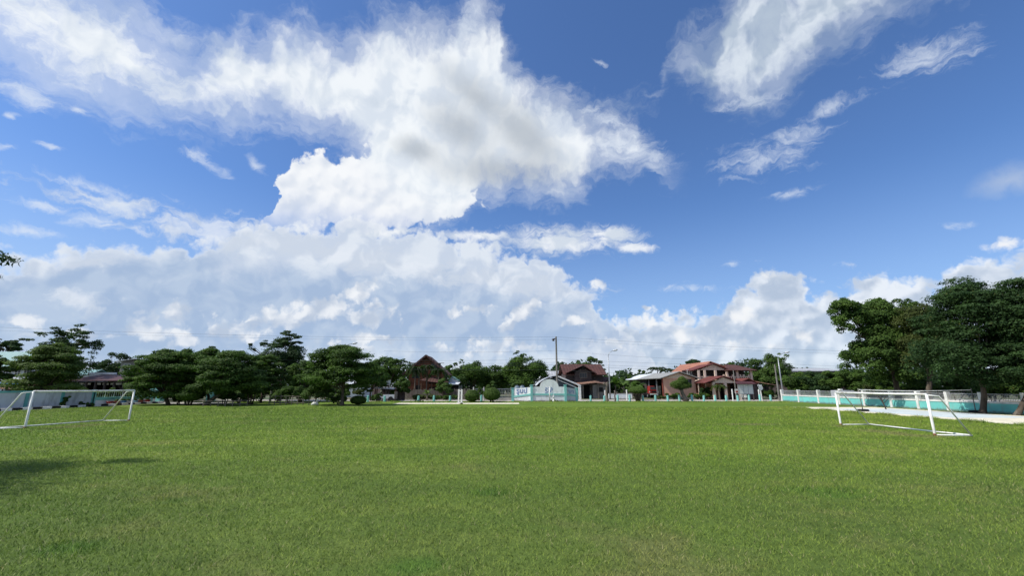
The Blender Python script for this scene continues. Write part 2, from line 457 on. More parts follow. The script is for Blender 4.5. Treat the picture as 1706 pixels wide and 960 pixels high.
def pmat(name, col, rough=0.7, var=0.18, scale=1.2, stain=None, stain_amt=0.0, bump=0.0, bscale=20, metallic=0.0, stretch=(1, 1, 1), corr=None, foot=False, joints=False):
    """painted or raw surface: colour mottled by noise, optional stains, fine bump, optional corrugation along x or y"""
    m, N, b = new_mat(name)
    g = N.node('ShaderNodeNewGeometry').outputs['Position']
    mp = N.node('ShaderNodeMapping'); N.put(mp.inputs[0], g); mp.inputs['Scale'].default_value = stretch
    n = N.noise(mp.outputs[0], scale, 6, 0.6)
    c = N.mix(N.ss(n, 0.3, 0.7), tuple(x * (1 - var) for x in col), tuple(min(1, x * (1 + var)) for x in col))
    if stain:
        mp2 = N.node('ShaderNodeMapping'); N.put(mp2.inputs[0], g); mp2.inputs['Scale'].default_value = (1.6, 1.6, 0.5)
        sn = N.noise(mp2.outputs[0], 1.1, 8, 0.68)
        c = N.mix(N.m('MULTIPLY', N.ss(sn, 0.48, 0.66), stain_amt), c, stain)
    if foot:                                                        # splashed mud and algae along the foot
        sz = N.node('ShaderNodeSeparateXYZ'); N.put(sz.inputs[0], g)
        k = N.ss(N.m('ADD', sz.outputs[2], N.m('MULTIPLY_ADD', N.noise(g, 2.2, 6, 0.7), -0.55, 0.25)), 0.02, 0.22, 0.75, 0.0)
        c = N.mix(k, c, (0.13, 0.12, 0.085))
    if joints:                                                      # slab joints and hairline cracks
        sz = N.node('ShaderNodeSeparateXYZ'); N.put(sz.inputs[0], g)
        jx = N.m('LESS_THAN', N.m('FRACT', N.m('MULTIPLY', sz.outputs[0], 1 / 2.9)), 0.010)
        jy = N.m('LESS_THAN', N.m('FRACT', N.m('MULTIPLY', sz.outputs[1], 1 / 3.1)), 0.010)
        cr_ = N.ss(N.voro(N.vm('ADD', g, N.noise(g, 1.5, 4, 0.6, color=True)), 0.35, 0, feature='DISTANCE_TO_EDGE'), 0.0, 0.012, 0.7, 0.0)
        c = N.mix(N.m('MULTIPLY', N.m('MAXIMUM', N.m('MAXIMUM', jx, jy), cr_), 0.75), c, (0.20, 0.18, 0.13))
    if corr:
        s = N.node('ShaderNodeSeparateXYZ'); N.put(s.inputs[0], g)
        ax = s.outputs[0] if corr[0] == 'x' else s.outputs[1]
        wv = N.m('SINE', N.m('MULTIPLY', ax, 2 * math.pi / corr[1]))
        c = N.mix(N.ss(wv, -1, -0.3, 0.35, 0.0), c, tuple(x * 0.45 for x in col))
    N.put(b.inputs['Base Color'], c)
    b.inputs['Roughness'].default_value = rough
    b.inputs['Metallic'].default_value = metallic
    b.inputs['Specular IOR Level'].default_value = 0.3
    h = None
    if bump > 0:
        h = N.noise(g, bscale, 4, 0.6)
    if corr:
        h = wv if h is None else N.m('ADD', h, wv)
    if h is not None:
        bp = N.node('ShaderNodeBump'); bp.inputs['Strength'].default_value = bump if bump > 0 else 0.5
        bp.inputs['Distance'].default_value = 0.03
        N.put(bp.inputs['Height'], h); N.put(b.inputs['Normal'], bp.outputs[0])
    return m

def plain(name, col, rough=0.6, metallic=0.0):
    return pmat(name, col, rough, 0.10, 3.0, metallic=metallic)

M = {}
M['white'] = pmat('white_paint', (0.74, 0.74, 0.70), 0.45, 0.08, 4, (0.30, 0.22, 0.14), 0.35, 0.1)
M['goal_white'] = pmat('goal_paint', (0.78, 0.78, 0.74), 0.45, 0.05, 3, (0.36, 0.25, 0.16), 0.55, 0.1)
M['rust'] = pmat('rust', (0.20, 0.09, 0.04), 0.85, 0.3, 6)
M['teal'] = pmat('teal_paint', (0.24, 0.58, 0.52), 0.6, 0.10, 1.5, (0.26, 0.44, 0.40), 0.4, 0.1)
M['teal_wall'] = pmat('turquoise_wall', (0.17, 0.56, 0.51), 0.7, 0.10, 0.8, (0.24, 0.42, 0.38), 0.55, 0.15, foot=True)
M['old_teal'] = pmat('faded_teal', (0.13, 0.38, 0.36), 0.75, 0.15, 1.5, (0.12, 0.22, 0.20), 0.5, 0.1)
M['wall_grey'] = pmat('weathered_white_wall', (0.54, 0.56, 0.58), 0.85, 0.10, 0.9, (0.26, 0.27, 0.26), 0.55, 0.15, foot=True)
M['wall_white'] = pmat('whitewash', (0.85, 0.86, 0.85), 0.85, 0.04, 0.9, (0.46, 0.47, 0.44), 0.4, 0.15, foot=True)
M['blue_letter'] = pmat('blue_lettering', (0.20, 0.28, 0.50), 0.8, 0.3, 6)
M['black'] = pmat('black_paint', (0.012, 0.012, 0.013), 0.6, 0.3, 5)
M['dark'] = pmat('dark_interior', (0.02, 0.019, 0.018), 0.9, 0.3, 1)  # near-black, paints in the shade inside openings and under roofs
M['glass'] = pmat('window_glass', (0.03, 0.035, 0.04), 0.12, 0.2, 1)
M['concrete'] = pmat('concrete', (0.46, 0.42, 0.36), 0.9, 0.12, 0.7, (0.25, 0.22, 0.18), 0.4, 0.2)
M['cream'] = pmat('cream_concrete', (0.72, 0.66, 0.50), 0.85, 0.08, 0.5, (0.46, 0.40, 0.28), 0.45, 0.1, joints=True)
M['court_blue'] = pmat('faded_blue_court', (0.54, 0.61, 0.62), 0.8, 0.08, 0.6, (0.62, 0.58, 0.48), 0.6, 0.1, joints=True)
M['road'] = pmat('road_concrete', (0.40, 0.37, 0.32), 0.92, 0.15, 0.4, (0.22, 0.19, 0.15), 0.5, 0.2)
M['pole'] = pmat('pole_concrete', (0.20, 0.19, 0.17), 0.9, 0.15, 1.5, (0.08, 0.07, 0.06), 0.4, 0.1)
M['steel'] = pmat('galvanised_steel', (0.36, 0.38, 0.40), 0.45, 0.08, 2, metallic=0.4)
M['rail'] = pmat('grey_rail', (0.33, 0.35, 0.36), 0.5, 0.15, 2, (0.20, 0.13, 0.09), 0.4)
M['bark'] = pmat('bark', (0.070, 0.054, 0.040), 0.95, 0.4, 3, (0.20, 0.18, 0.14), 0.5, 0.8, 12, stretch=(1, 1, 0.3))
M['bark_pale'] = pmat('pale_bark', (0.17, 0.14, 0.11), 0.95, 0.3, 3, (0.07, 0.06, 0.05), 0.5, 0.8, 12, stretch=(1, 1, 0.3))
M['wood_red'] = pmat('red_brown_boards', (0.17, 0.058, 0.028), 0.8, 0.25, 1, (0.06, 0.03, 0.02), 0.5, 0.2, stretch=(0.3, 0.3, 4), corr=None)
M['wood_dark'] = pmat('dark_boards', (0.055, 0.042, 0.040), 0.85, 0.3, 1, (0.11, 0.095, 0.085), 0.5, 0.2, stretch=(0.3, 0.3, 5))
M['wood_grey'] = pmat('grey_weathered_wood', (0.17, 0.145, 0.12), 0.9, 0.3, 2, (0.06, 0.05, 0.04), 0.4, 0.3, stretch=(3, 3, 0.4))
M['wood_brown'] = pmat('brown_wood', (0.12, 0.07, 0.045), 0.85, 0.3, 2, (0.05, 0.03, 0.02), 0.4, 0.2)
M['roof_brown'] = pmat('dark_brown_roof', (0.085, 0.042, 0.035), 0.7, 0.2, 1, (0.05, 0.035, 0.03), 0.4, corr=('x', 0.5))
M['roof_red'] = pmat('dull_red_roof', (0.090, 0.038, 0.031), 0.8, 0.2, 0.8, (0.07, 0.035, 0.03), 0.5, corr=('x', 0.55))
M['roof_red_y'] = pmat('dull_red_roof_ribbed', (0.150, 0.043, 0.034), 0.75, 0.15, 0.8, (0.09, 0.035, 0.03), 0.4, corr=('y', 0.5))
M['roof_maroon'] = pmat('maroon_roof', (0.075, 0.026, 0.025), 0.6, 0.15, 0.8, (0.10, 0.05, 0.04), 0.4, corr=('x', 0.6))
M['roof_orange'] = pmat('orange_tile_roof', (0.36, 0.155, 0.10), 0.75, 0.12, 0.8, (0.26, 0.12, 0.09), 0.4, corr=('y', 0.45))
M['roof_rust'] = pmat('rusty_tin_roof', (0.24, 0.14, 0.10), 0.75, 0.25, 0.8, (0.14, 0.055, 0.035), 0.7, corr=('x', 0.4))
M['roof_grey'] = pmat('grey_sheet_roof', (0.30, 0.30, 0.28), 0.6, 0.1, 0.5, (0.17, 0.16, 0.14), 0.4, corr=('y', 0.6))
M['roof_white'] = pmat('white_sheet_roof', (0.66, 0.70, 0.74), 0.5, 0.06, 0.5, (0.40, 0.42, 0.43), 0.3, corr=('y', 0.6))
M['roof_greyx'] = pmat('pale_grey_roof', (0.40, 0.41, 0.42), 0.55, 0.1, 0.5, (0.25, 0.24, 0.22), 0.4, corr=('x', 0.6))
M['roof_teal'] = pmat('pale_teal_roof', (0.20, 0.36, 0.35), 0.6, 0.08, 0.5, (0.14, 0.26, 0.25), 0.4, corr=('x', 0.6))
M['pink'] = pmat('pink_render', (0.64, 0.365, 0.26), 0.85, 0.07, 0.8, (0.40, 0.24, 0.20), 0.35, 0.1)
M['peach'] = pmat('peach_render', (0.66, 0.52, 0.42), 0.85, 0.07, 0.8, (0.40, 0.33, 0.28), 0.3, 0.1)
M['grey_render'] = pmat('grey_render', (0.24, 0.22, 0.20), 0.9, 0.15, 0.8, (0.12, 0.11, 0.10), 0.5, 0.15)
M['red_paint'] = pmat('red_paint', (0.30, 0.03, 0.025), 0.4, 0.1, 2)
M['blue_paint'] = pmat('blue_paint', (0.12, 0.28, 0.48), 0.5, 0.12, 2)
M['sky_paint'] = pmat('pale_blue_paint', (0.25, 0.45, 0.58), 0.5, 0.12, 2)
M['brick_paint'] = pmat('brick_red_paint', (0.22, 0.06, 0.04), 0.6, 0.15, 2)
M['rubber'] = pmat('rubber', (0.015, 0.015, 0.015), 0.8, 0.2, 4)
M['jar'] = pmat('blue_grey_glaze', (0.14, 0.18, 0.21), 0.35, 0.15, 2)
M['board'] = pmat('notice_board_panel', (0.55, 0.58, 0.56), 0.5, 0.06, 1.5, (0.42, 0.44, 0.42), 0.4)
M['earth'] = pmat('bare_earth', (0.22, 0.17, 0.12), 0.95, 0.2, 1)
M['wire'] = plain('wire', (0.09, 0.095, 0.10), 0.6)
M['lamp_glass'] = plain('lamp_cover', (0.55, 0.57, 0.58), 0.3)

def leaf_mat(name, dark, light, dry=(0.14, 0.12, 0.03), trans=0.28, rough=0.7):
    m, N, b = new_mat(name)
    at = N.node('ShaderNodeAttribute'); at.attribute_name = 'tint'
    f = at.outputs['Fac']
    c = N.mix(f, dark, light)
    c = N.mix(N.ss(f, 0.93, 1.0, 0.0, 0.6), c, dry)
    b.inputs['Roughness'].default_value = rough
    b.inputs['Specular IOR Level'].default_value = 0.2
    N.put(b.inputs['Base Color'], c)
    tr = N.node('ShaderNodeBsdfTranslucent')
    N.put(tr.inputs[0], N.mix(1.0, c, (1.1, 1.5, 0.5), 'MULTIPLY'))
    mx = N.node('ShaderNodeMixShader'); mx.inputs[0].default_value = trans
    o = [n for n in m.node_tree.nodes if n.type == 'OUTPUT_MATERIAL'][0]
    m.node_tree.links.new(b.outputs[0], mx.inputs[1]); m.node_tree.links.new(tr.outputs[0], mx.inputs[2])
    m.node_tree.links.new(mx.outputs[0], o.inputs[0])
    return m

L = {}
L['dark'] = leaf_mat('dark_leaves', (0.018, 0.044, 0.008), (0.088, 0.155, 0.024), trans=0.30)
L['mid'] = leaf_mat('mid_leaves', (0.024, 0.055, 0.011), (0.095, 0.160, 0.030), trans=0.25)
L['bright'] = leaf_mat('bright_leaves', (0.035, 0.070, 0.015), (0.130, 0.185, 0.040), trans=0.3)
L['blue'] = leaf_mat('blue_green_leaves', (0.012, 0.032, 0.010), (0.052, 0.100, 0.028), trans=0.25)
L['olive'] = leaf_mat('olive_leaves', (0.026, 0.042, 0.011), (0.088, 0.110, 0.028), (0.16, 0.12, 0.04), trans=0.25)
L['ball'] = leaf_mat('clipped_leaves', (0.030, 0.065, 0.012), (0.105, 0.165, 0.030), trans=0.2)

# ------------------------------------------------------------------ foliage
def leaves_object(name, C, Nn, size, tint, mat, parent, aspect=0.55, droop=0.0, rng=None):
    """one mesh of leaf-shaped faces: centres C, normals Nn, length size, per-leaf tint"""
    n = len(C)
    rng = rng or np.random.default_rng(1)
    Nn = Nn / (np.linalg.norm(Nn, axis=1, keepdims=True) + 1e-9)
    r = rng.normal(size=(n, 3)); r[:, 2] -= droop
    T = r - Nn * np.sum(r * Nn, axis=1, keepdims=True)
    T /= (np.linalg.norm(T, axis=1, keepdims=True) + 1e-9)
    B = np.cross(Nn, T)
    s = np.asarray(size).reshape(-1, 1) * np.ones((n, 1))
    off = np.array(origin(parent))
    fold = Nn * s * 0.10
    V = np.empty((n, 4, 3))
    V[:, 0] = C - T * s * 0.5 + fold
    V[:, 1] = C + B * s * aspect * 0.5 - fold
    V[:, 2] = C + T * s * 0.5 + fold
    V[:, 3] = C - B * s * aspect * 0.5 - fold
    V -= off
    me = bpy.data.meshes.new(name)
    me.vertices.add(4 * n); me.loops.add(4 * n); me.polygons.add(n)
    me.vertices.foreach_set('co', V.reshape(-1).astype(np.float32))
    me.loops.foreach_set('vertex_index', np.arange(4 * n, dtype=np.int32))
    me.polygons.foreach_set('loop_start', np.arange(0, 4 * n, 4, dtype=np.int32))
    me.polygons.foreach_set('loop_total', np.full(n, 4, dtype=np.int32))
    a = me.attributes.new('tint', 'FLOAT', 'FACE')
    a.data.foreach_set('value', np.clip(tint, 0, 1).astype(np.float32))
    me.materials.append(mat)
    me.update()
    o = bpy.data.objects.new(name, me); COL.objects.link(o); o.parent = parent
    return o

def unit(rng, n):
    v = rng.normal(size=(n, 3)); return v / np.linalg.norm(v, axis=1, keepdims=True)

def crown_clusters(kind, c, R, n, rng):
    """cluster centres and radii for a crown of half-axes R round c"""
    c = np.array(c); R = np.array(R)
    if kind == 'broad':
        d = unit(rng, n * 3); d = d[d[:, 2] > -0.62][:n]
        lump = 0.86 + 0.16 * np.sin(d[:, 0] * 3.1 + rng.uniform(0, 6)) * np.cos(d[:, 2] * 4 + rng.uniform(0, 6)) + rng.uniform(-0.13, 0.10, len(d))
        rr = lump * np.where(rng.random(len(d)) < 0.25, rng.uniform(0.25, 0.7, len(d)), 1)
        cr = rng.uniform(0.16, 0.30, len(d)) * R.mean()
        ctr = c + d * (R - cr[:, None] * 0.8) * rr[:, None]
        return ctr, np.stack([cr, cr, cr * 0.8], 1)
    if kind == 'layered':
        zf = rng.uniform(0.0, 1.0, n) ** 0.9
        an0 = rng.uniform(0, 6)
        env = np.sqrt(np.clip(1 - zf ** 3.2, 0.06, 1))
        rad = env * np.sqrt(rng.uniform(0.02, 1, n)) * 0.95
        an = rng.uniform(0, 2 * math.pi, n)
        rad = rad * (0.88 + 0.14 * np.sin(an * 3 + an0 + zf * 4))
        cr = rng.uniform(0.13, 0.27, n) * R[0]
        x = np.cos(an) * rad; y = np.sin(an) * rad
        far = rng.random(n) < 0.16                                    # sprays that stick out of the outline
        rad = np.where(far, rad * 0.3 + env * 0.84, rad); cr = np.where(far, cr * 0.5, cr)
        z = -1 + 2 * zf + rng.uniform(-.12, .12, n) + rad * 0.05 + np.where(far, 0.10, 0)
        ctr = c + np.stack([x * (R[0] - cr * 0.5), y * (R[1] - cr * 0.5), z * R[2] * 0.88], 1)
        return ctr, np.stack([cr, cr, cr * 0.36], 1)
    if kind == 'airy':
        d = unit(rng, n * 3); d = d[d[:, 2] > -0.35][:n]
        rr = rng.uniform(0.35, 1.0, len(d))
        d = np.repeat(d, 3, 0); rr = np.repeat(rr, 3)
        cr = rng.uniform(0.07, 0.15, len(d)) * R.mean()
        d = d + rng.normal(0, 0.10, d.shape)
        ctr = c + d * R * rr[:, None]
        return ctr, np.stack([cr * 1.4, cr * 1.2, cr * 0.5], 1)

def fill_clusters(ctr, cr, n, rng, up=0.35, thick=0.45):
    w = (cr[:, 0] * cr[:, 1]); w = w / w.sum()
    idx = rng.choice(len(ctr), n, p=w)
    d = unit(rng, n)
    d[:, 2] = np.where(rng.random(n) < 0.6, np.abs(d[:, 2]), d[:, 2])
    r = 1 - thick * rng.random(n) ** 1.5
    C = ctr[idx] + d * cr[idx] * r[:, None] + rng.normal(0, 0.13, (n, 3)) * cr[idx]
    Nn = d * 0.7 + np.array([0, 0, up]) + unit(rng, n) * 0.55
    ct = rng.uniform(0.0, 0.85, len(ctr))
    tint = ct[idx] * 0.65 + rng.uniform(0, 0.45, n)
    tint = np.where(rng.random(n) < 0.006, 0.99, np.minimum(tint, 0.92))
    return C, Nn, tint

def make_trunk(base, top, r0, ctr, rng, parent, mat, nlimb=9, forks=None, rt=0.55):
    mb = MB()
    base = Vector(base); top = Vector(top)
    mid = base.lerp(top, 0.5) + Vector((rng.uniform(-.15, .15), rng.uniform(-.15, .15), 0))
    mb.tube([base - Vector((0, 0, 0.1)), base + Vector((0, 0, 0.02)), base.lerp(mid, 0.25), mid, top], [r0 * 1.5, r0 * 1.35, r0 * 1.0, r0 * 0.85, r0 * rt], 9)
    if len(ctr):
        idx = rng.choice(len(ctr), min(nlimb, len(ctr)), replace=False)
        for i in idx:
            e = Vector(ctr[i])
            s = top if rng.random() < 0.5 else base.lerp(top, rng.uniform(0.7, 1.0))
            m1 = s.lerp(e, 0.45) + Vector((rng.uniform(-.3, .3), rng.uniform(-.3, .3), abs(e.z - s.z) * 0.12))
            mb.tube([s, m1, e], [r0 * 0.45, r0 * 0.26, r0 * 0.08], 6, caps=False)
            if rng.random() < 0.7 and len(ctr) > 3:
                e2 = Vector(ctr[rng.integers(len(ctr))])
                if (e2 - m1).length < (e - s).length * 0.9:
                    mb.tube([m1, m1.lerp(e2, 0.5) + Vector((0, 0, 0.1)), e2], [r0 * 0.2, r0 * 0.13, r0 * 0.05], 5, caps=False)
    return mb.build('trunk', mat, parent, smooth=True)

def tree(name, label, px, Y, hw, top, bot, kind='broad', leaf='mid', n=9000, ls=0.30, ncl=34, base_px=None, r0=0.22, bark='bark',
         seed=1, group=None, ry=0.8, cat='tree', extra=None, up=0.35, lean=0.0, nlimb=9, aspect=0.55):
    """a tree whose crown spans px +- hw and rises to photo row top; its foot stands on the ground at depth Y"""
    rng = np.random.default_rng(seed)
    zt, zb = zz(top, Y), zz(bot, Y)
    cx = xx(px, (top + bot) / 2, Y)
    rx = abs(xx(px + hw, (top + bot) / 2, Y) - cx)
    rz = (zt - zb) / 2
    cz = (zt + zb) / 2
    bx = xx(base_px, 675, Y) if base_px is not None else cx + lean
    root = thing(name, label, cat, (bx, Y, 0), group)
    ctr, cr = crown_clusters(kind, (cx, Y, cz), (rx, rx * ry, rz), ncl, rng)
    if extra:
        for (ex, et, eb, eh, k2, n2) in extra:                      # further lobes of the same crown
            c2, r2 = crown_clusters(k2, (xx(ex, (et + eb) / 2, Y), Y, (zz(et, Y) + zz(eb, Y)) / 2),
                                    (abs(xx(ex + eh, et, Y) - xx(ex, et, Y)),) * 2 + ((zz(et, Y) - zz(eb, Y)) / 2,), n2, rng)
            ctr = np.concatenate([ctr, c2]); cr = np.concatenate([cr, r2])
    ctr[:, 2] = np.maximum(ctr[:, 2], cr[:, 2] + 0.25)
    C, Nn, tint = fill_clusters(ctr, cr, n, rng, up=up)
    th = max(zb + rz * 0.35, 0.8) if kind != 'layered' else max(zb + rz * 0.2, 0.8)
    make_trunk((bx, Y, 0), (cx + (bx - cx) * 0.3, Y, th), r0, ctr, rng, root, M[bark], nlimb)
    leaves_object('crown', C, Nn, rng.uniform(0.7, 1.3, n) * ls, tint, L[leaf], root, aspect=aspect, rng=rng)
    return root

def ball_shrub(name, label, px, Y, hw, top, bot, leaf='ball', n=5000, ls=0.16, seed=5, group=None, cat='shrub', stem_r=0.06, rough=0.05, squash=0.0, stems=4):
    rng = np.random.default_rng(seed)
    zt, zb = zz(top, Y), max(zz(bot, Y), 0.05)
    cx = xx(px, (top + bot) / 2, Y); rx = abs(xx(px + hw, bot, Y) - xx(px, bot, Y)); rz = (zt - zb) / 2; cz = (zt + zb) / 2
    root = thing(name, label, cat, (cx, Y, 0), group)
    d = unit(rng, n)
    if squash: d[:, 2] = np.where(d[:, 2] < 0, d[:, 2] * (1 - squash), d[:, 2])
    wob = 1 + rough * (np.sin(d[:, 0] * 7 + seed) * np.cos(d[:, 1] * 6) + np.sin(d[:, 2] * 9)) + rng.normal(0, 0.03, n)
    C = np.array([cx, Y, cz]) + d * np.array([rx, rx, rz]) * wob[:, None] * (1 - 0.15 * rng.random(n)[:, None])
    Nn = d + unit(rng, n) * 0.6
    tint = rng.uniform(0.1, 0.9, n)
    mb = MB()
    for k in range(stems):
        a = k * 2 * math.pi / stems + 0.5
        mb.tube([(cx + 0.15 * math.cos(a) * rx, Y + 0.15 * math.sin(a), -0.03), (cx + 0.4 * rx * math.cos(a), Y + 0.3 * rx * math.sin(a), cz)], [stem_r, stem_r * 0.6], 6)
    mb.build('trunk', M['bark'], root, True)
    leaves_object('crown', C, Nn, rng.uniform(0.7, 1.3, n) * ls, tint, L[leaf], root, rng=rng)
    return root

def bush(name, label, px, Y, hw, top, leaf='dark', n=3500, ls=0.22, seed=3, group=None, cat='bush', ncl=16, bot=None, ry=0.8):
    rng = np.random.default_rng(seed)
    zt = zz(top, Y); zb = 0.0 if bot is None else max(0, zz(bot, Y)); cx = xx(px, 665, Y); rx = abs(xx(px + hw, 665, Y) - cx)
    root = thing(name, label, cat, (cx, Y, 0), group)
    ctr, cr = crown_clusters('broad', (cx, Y, (zt + zb) / 2), (rx, rx * ry, (zt - zb) / 2 * 1.05), ncl, rng)
    ctr[:, 2] = np.maximum(ctr[:, 2], cr[:, 2] * 0.6)
    C, Nn, tint = fill_clusters(ctr, cr, n, rng)
    C[:, 2] = np.maximum(C[:, 2], 0.03)
    mb = MB()
    for k in range(5):
        e = ctr[rng.integers(len(ctr))]
        mb.tube([(cx + rng.uniform(-.2, .2), Y, -0.03), tuple((np.array([cx, Y, 0.3]) + e) / 2), tuple(e)], [0.05, 0.035, 0.015], 5)
    mb.build('stem', M['bark'], root, True)
    leaves_object('foliage', C, Nn, rng.uniform(0.7, 1.3, n) * ls, tint, L[leaf], root, rng=rng)
    return root

def fronds(base, count, length, up, rng, droop=1.0, wid=0.16, leaflets=16, spread=1.0):
    """leaflets of feathered fronds arching from a point; returns leaf centres, normals, tints and rib lines"""
    C, Nn, ribs, Tt = [], [], [], []
    for k in range(count):
        a = 2 * math.pi * k / count + rng.uniform(-.25, .25)
        e = up * rng.uniform(0.5, 1.1)
        d = np.array([math.cos(a), math.sin(a), 0])
        pts = []
        ln = length * rng.uniform(0.8, 1.1)
        for i in range(7):
            t = i / 6
            pts.append(np.array(base) + d * ln * spread * (t - 0.12 * t * t) + np.array([0, 0, ln * (e * t - droop * t * t)]))
        ribs.append(pts)
        side = np.array([-d[1], d[0], 0])
        for j in range(leaflets):
            t = 0.12 + 0.88 * j / leaflets
            i = min(int(t * 6), 5); f = t * 6 - i
            p = pts[i] * (1 - f) + pts[i + 1] * f
            w = wid * ln * (1 - abs(t - 0.45) * 1.1)
            for s in (-1, 1):
                C.append(p + side * s * w * 0.5 + np.array([0, 0, -w * 0.25])); Nn.append(np.array([0, 0, 1]) - side * s * 0.4 + d * 0.2)
                Tt.append(side * s + d * 0.5)
    return np.array(C), np.array(Nn), ribs

def palm(name, label, px, Y, top, hub, flen, count=12, leaf='dark', seed=1, group=None, r0=0.12, lean=0.0, droop=1.0, up=0.7, base_z=0):
    rng = np.random.default_rng(seed)
    hz = zz(hub, Y); cx = xx(px, hub, Y)
    root = thing(name, label, 'palm tree', (cx + lean, Y, 0), group)
    mb = MB()
    mb.tube([(cx + lean, Y, -0.05), (cx + lean * 0.6, Y, hz * 0.4), (cx, Y, hz)], [r0 * 1.3, r0, r0 * 0.8], 8)
    mb.build('trunk', M['bark_pale'], root, True)
    C, Nn, ribs = fronds((cx, Y, hz), count, flen, up, rng, droop)
    mr = MB()
    for r in ribs: mr.tube([tuple(p) for p in r], [0.03 * (1 - i / 8) for i in range(7)], 4, caps=False)
    cr = leaves_object('crown', C, Nn, flen * 0.30, rng.uniform(0.1, 0.8, len(C)), L[leaf], root, aspect=0.36, rng=rng, droop=1.2)
    mr.build('frond_rib', M['bark_pale'], cr)
    return root

def banana(name, label, px, Y, top, seed=1, leaf='bright', group=None, nl=8, size=1.5, base_px=None):
    rng = np.random.default_rng(seed)
    cx = xx(px, 660, Y); h = zz(top, Y)
    root = thing(name, label, 'banana plant', (cx, Y, 0), group)
    stem_h = max(h - size * 0.9, 0.35)
    MB().tube([(cx, Y, -0.03), (cx, Y, stem_h)], [0.13, 0.09], 8).build('stem', M['bark_pale'], root, True)
    mb = MB()
    for k in range(nl):
        a = 2 * math.pi * k / nl + rng.uniform(-.3, .3)
        d = Vector((math.cos(a), math.sin(a), 0)); s = Vector((-d.y, d.x, 0))
        e = rng.uniform(0.8, 1.5); ln = size * rng.uniform(0.75, 1.1)
        prev = None
        for i in range(7):
            t = i / 6
            p = Vector((cx, Y, stem_h)) + d * ln * 0.8 * t + Vector((0, 0, ln * (e * t - 0.9 * t * t)))
            w = ln * 0.17 * math.sin(math.pi * min(0.98, 0.08 + t * 0.9)) ** 0.6
            cur = (p - s * w - Vector((0, 0, w * 0.3)), p, p + s * w - Vector((0, 0, w * 0.3)))
            if prev:
                mb.face([prev[0], prev[1], cur[1], cur[0]]); mb.face([prev[1], prev[2], cur[2], cur[1]])
            prev = cur
    o = mb.build('foliage', L[leaf], root)
    at = o.data.attributes.new('tint', 'FLOAT', 'FACE')
    at.data.foreach_set('value', np.random.default_rng(seed).uniform(0.3, 0.9, len(o.data.polygons)).astype(np.float32))
    return root

# ------------------------------------------------------------------ ground, lawn, road, courts
def sheet(name, x0, x1, y0, y1, z, mat, nx=1, ny=1):
    me = bpy.data.meshes.new(name)
    xs = np.linspace(x0, x1, nx + 1); ys = np.linspace(y0, y1, ny + 1)
    v = [(x, y, z) for y in ys for x in xs]
    f = [(j * (nx + 1) + i, j * (nx + 1) + i + 1, (j + 1) * (nx + 1) + i + 1, (j + 1) * (nx + 1) + i) for j in range(ny) for i in range(nx)]
    me.from_pydata(v, [], f); me.materials.append(mat)
    o = bpy.data.objects.new(name, me); COL.objects.link(o)
    o['kind'] = 'structure'
    return o

def grass_color(N, g):
    """lawn colour by place: fresh and tired patches, bleached spots, a few lush dark tufts"""
    big = N.noise(g, 0.09, 3, 0.5)
    mid = N.noise(g, 0.45, 5, 0.6, dist=0.3)
    mp = N.node('ShaderNodeMapping'); N.put(mp.inputs[0], g); mp.inputs['Scale'].default_value = (0.25, 1.1, 1)
    strk = N.noise(mp.outputs[0], 0.5, 5, 0.62)
    fine = N.noise(g, 3.5, 4, 0.65)
    c = N.mix(N.ss(mid, 0.33, 0.67), (0.100, 0.168, 0.020), (0.145, 0.225, 0.028))
    c = N.mix(N.ss(strk, 0.40, 0.66, 0, 0.75), c, (0.180, 0.240, 0.042))
    c = N.mix(N.ss(big, 0.42, 0.62, 0, 0.55), c, (0.085, 0.160, 0.016))
    # the near part of the lawn is tinted darker and greyer
    s = N.node('ShaderNodeSeparateXYZ'); N.put(s.inputs[0], g)
    near = N.ss(N.m('ADD', s.outputs[1], N.m('MULTIPLY', mid, 8)), 9.5, 24.0, 1.0, 0.0)
    c = N.mix(N.m('MULTIPLY', near, 0.55), c, (0.082, 0.112, 0.036))
    dry = N.noise(N.vm('ADD', g, (40, 17, 0)), 0.28, 6, 0.66)
    c = N.mix(N.ss(dry, 0.54, 0.70, 0, 0.45), c, (0.190, 0.175, 0.075))
    c = N.mix(N.ss(fine, 0.30, 0.72, 0.35, 0.0), c, (0.045, 0.078, 0.014))
    lush = None
    for (px, py, rx) in ((815, 822, 0.55), (297, 835, 0.4), (1372, 818, 1.3), (1400, 826, 0.8), (120, 915, 0.5), (690, 945, 0.5)):
        x, y = gp(px, py)
        d = N.vm('SUBTRACT', g, (x, y, 0))
        mm = N.vm('MULTIPLY', d, (1 / rx, 1 / 0.35, 0))
        k = N.ss(N.m('ADD', N.vm('LENGTH', mm), N.m('MULTIPLY', fine, 1.0)), 0.7, 1.8, 0.6, 0.0)
        lush = k if lush is None else N.m('MAXIMUM', lush, k)
    c = N.mix(lush, c, (0.050, 0.120, 0.016))
    for (px, py, rx, ry) in ((1480, 722, 1.0, 2.6), (130, 711, 1.0, 2.4), (1560, 728, .6, .6), (1403, 711, .6, .6), (1250, 708, 2.2, .8)):      # trodden goalmouths
        x, y = gp(px, py)
        d = N.vm('LENGTH', N.vm('MULTIPLY', N.vm('SUBTRACT', g, (x, y, 0)), (1 / rx, 1 / ry, 0)))
        c = N.mix(N.ss(N.m('ADD', d, N.m('MULTIPLY', N.noise(g, 1.3, 5, 0.7), 1.2)), 0.9, 1.7, 0.55, 0.0), c, (0.165, 0.145, 0.080))
    return c, fine

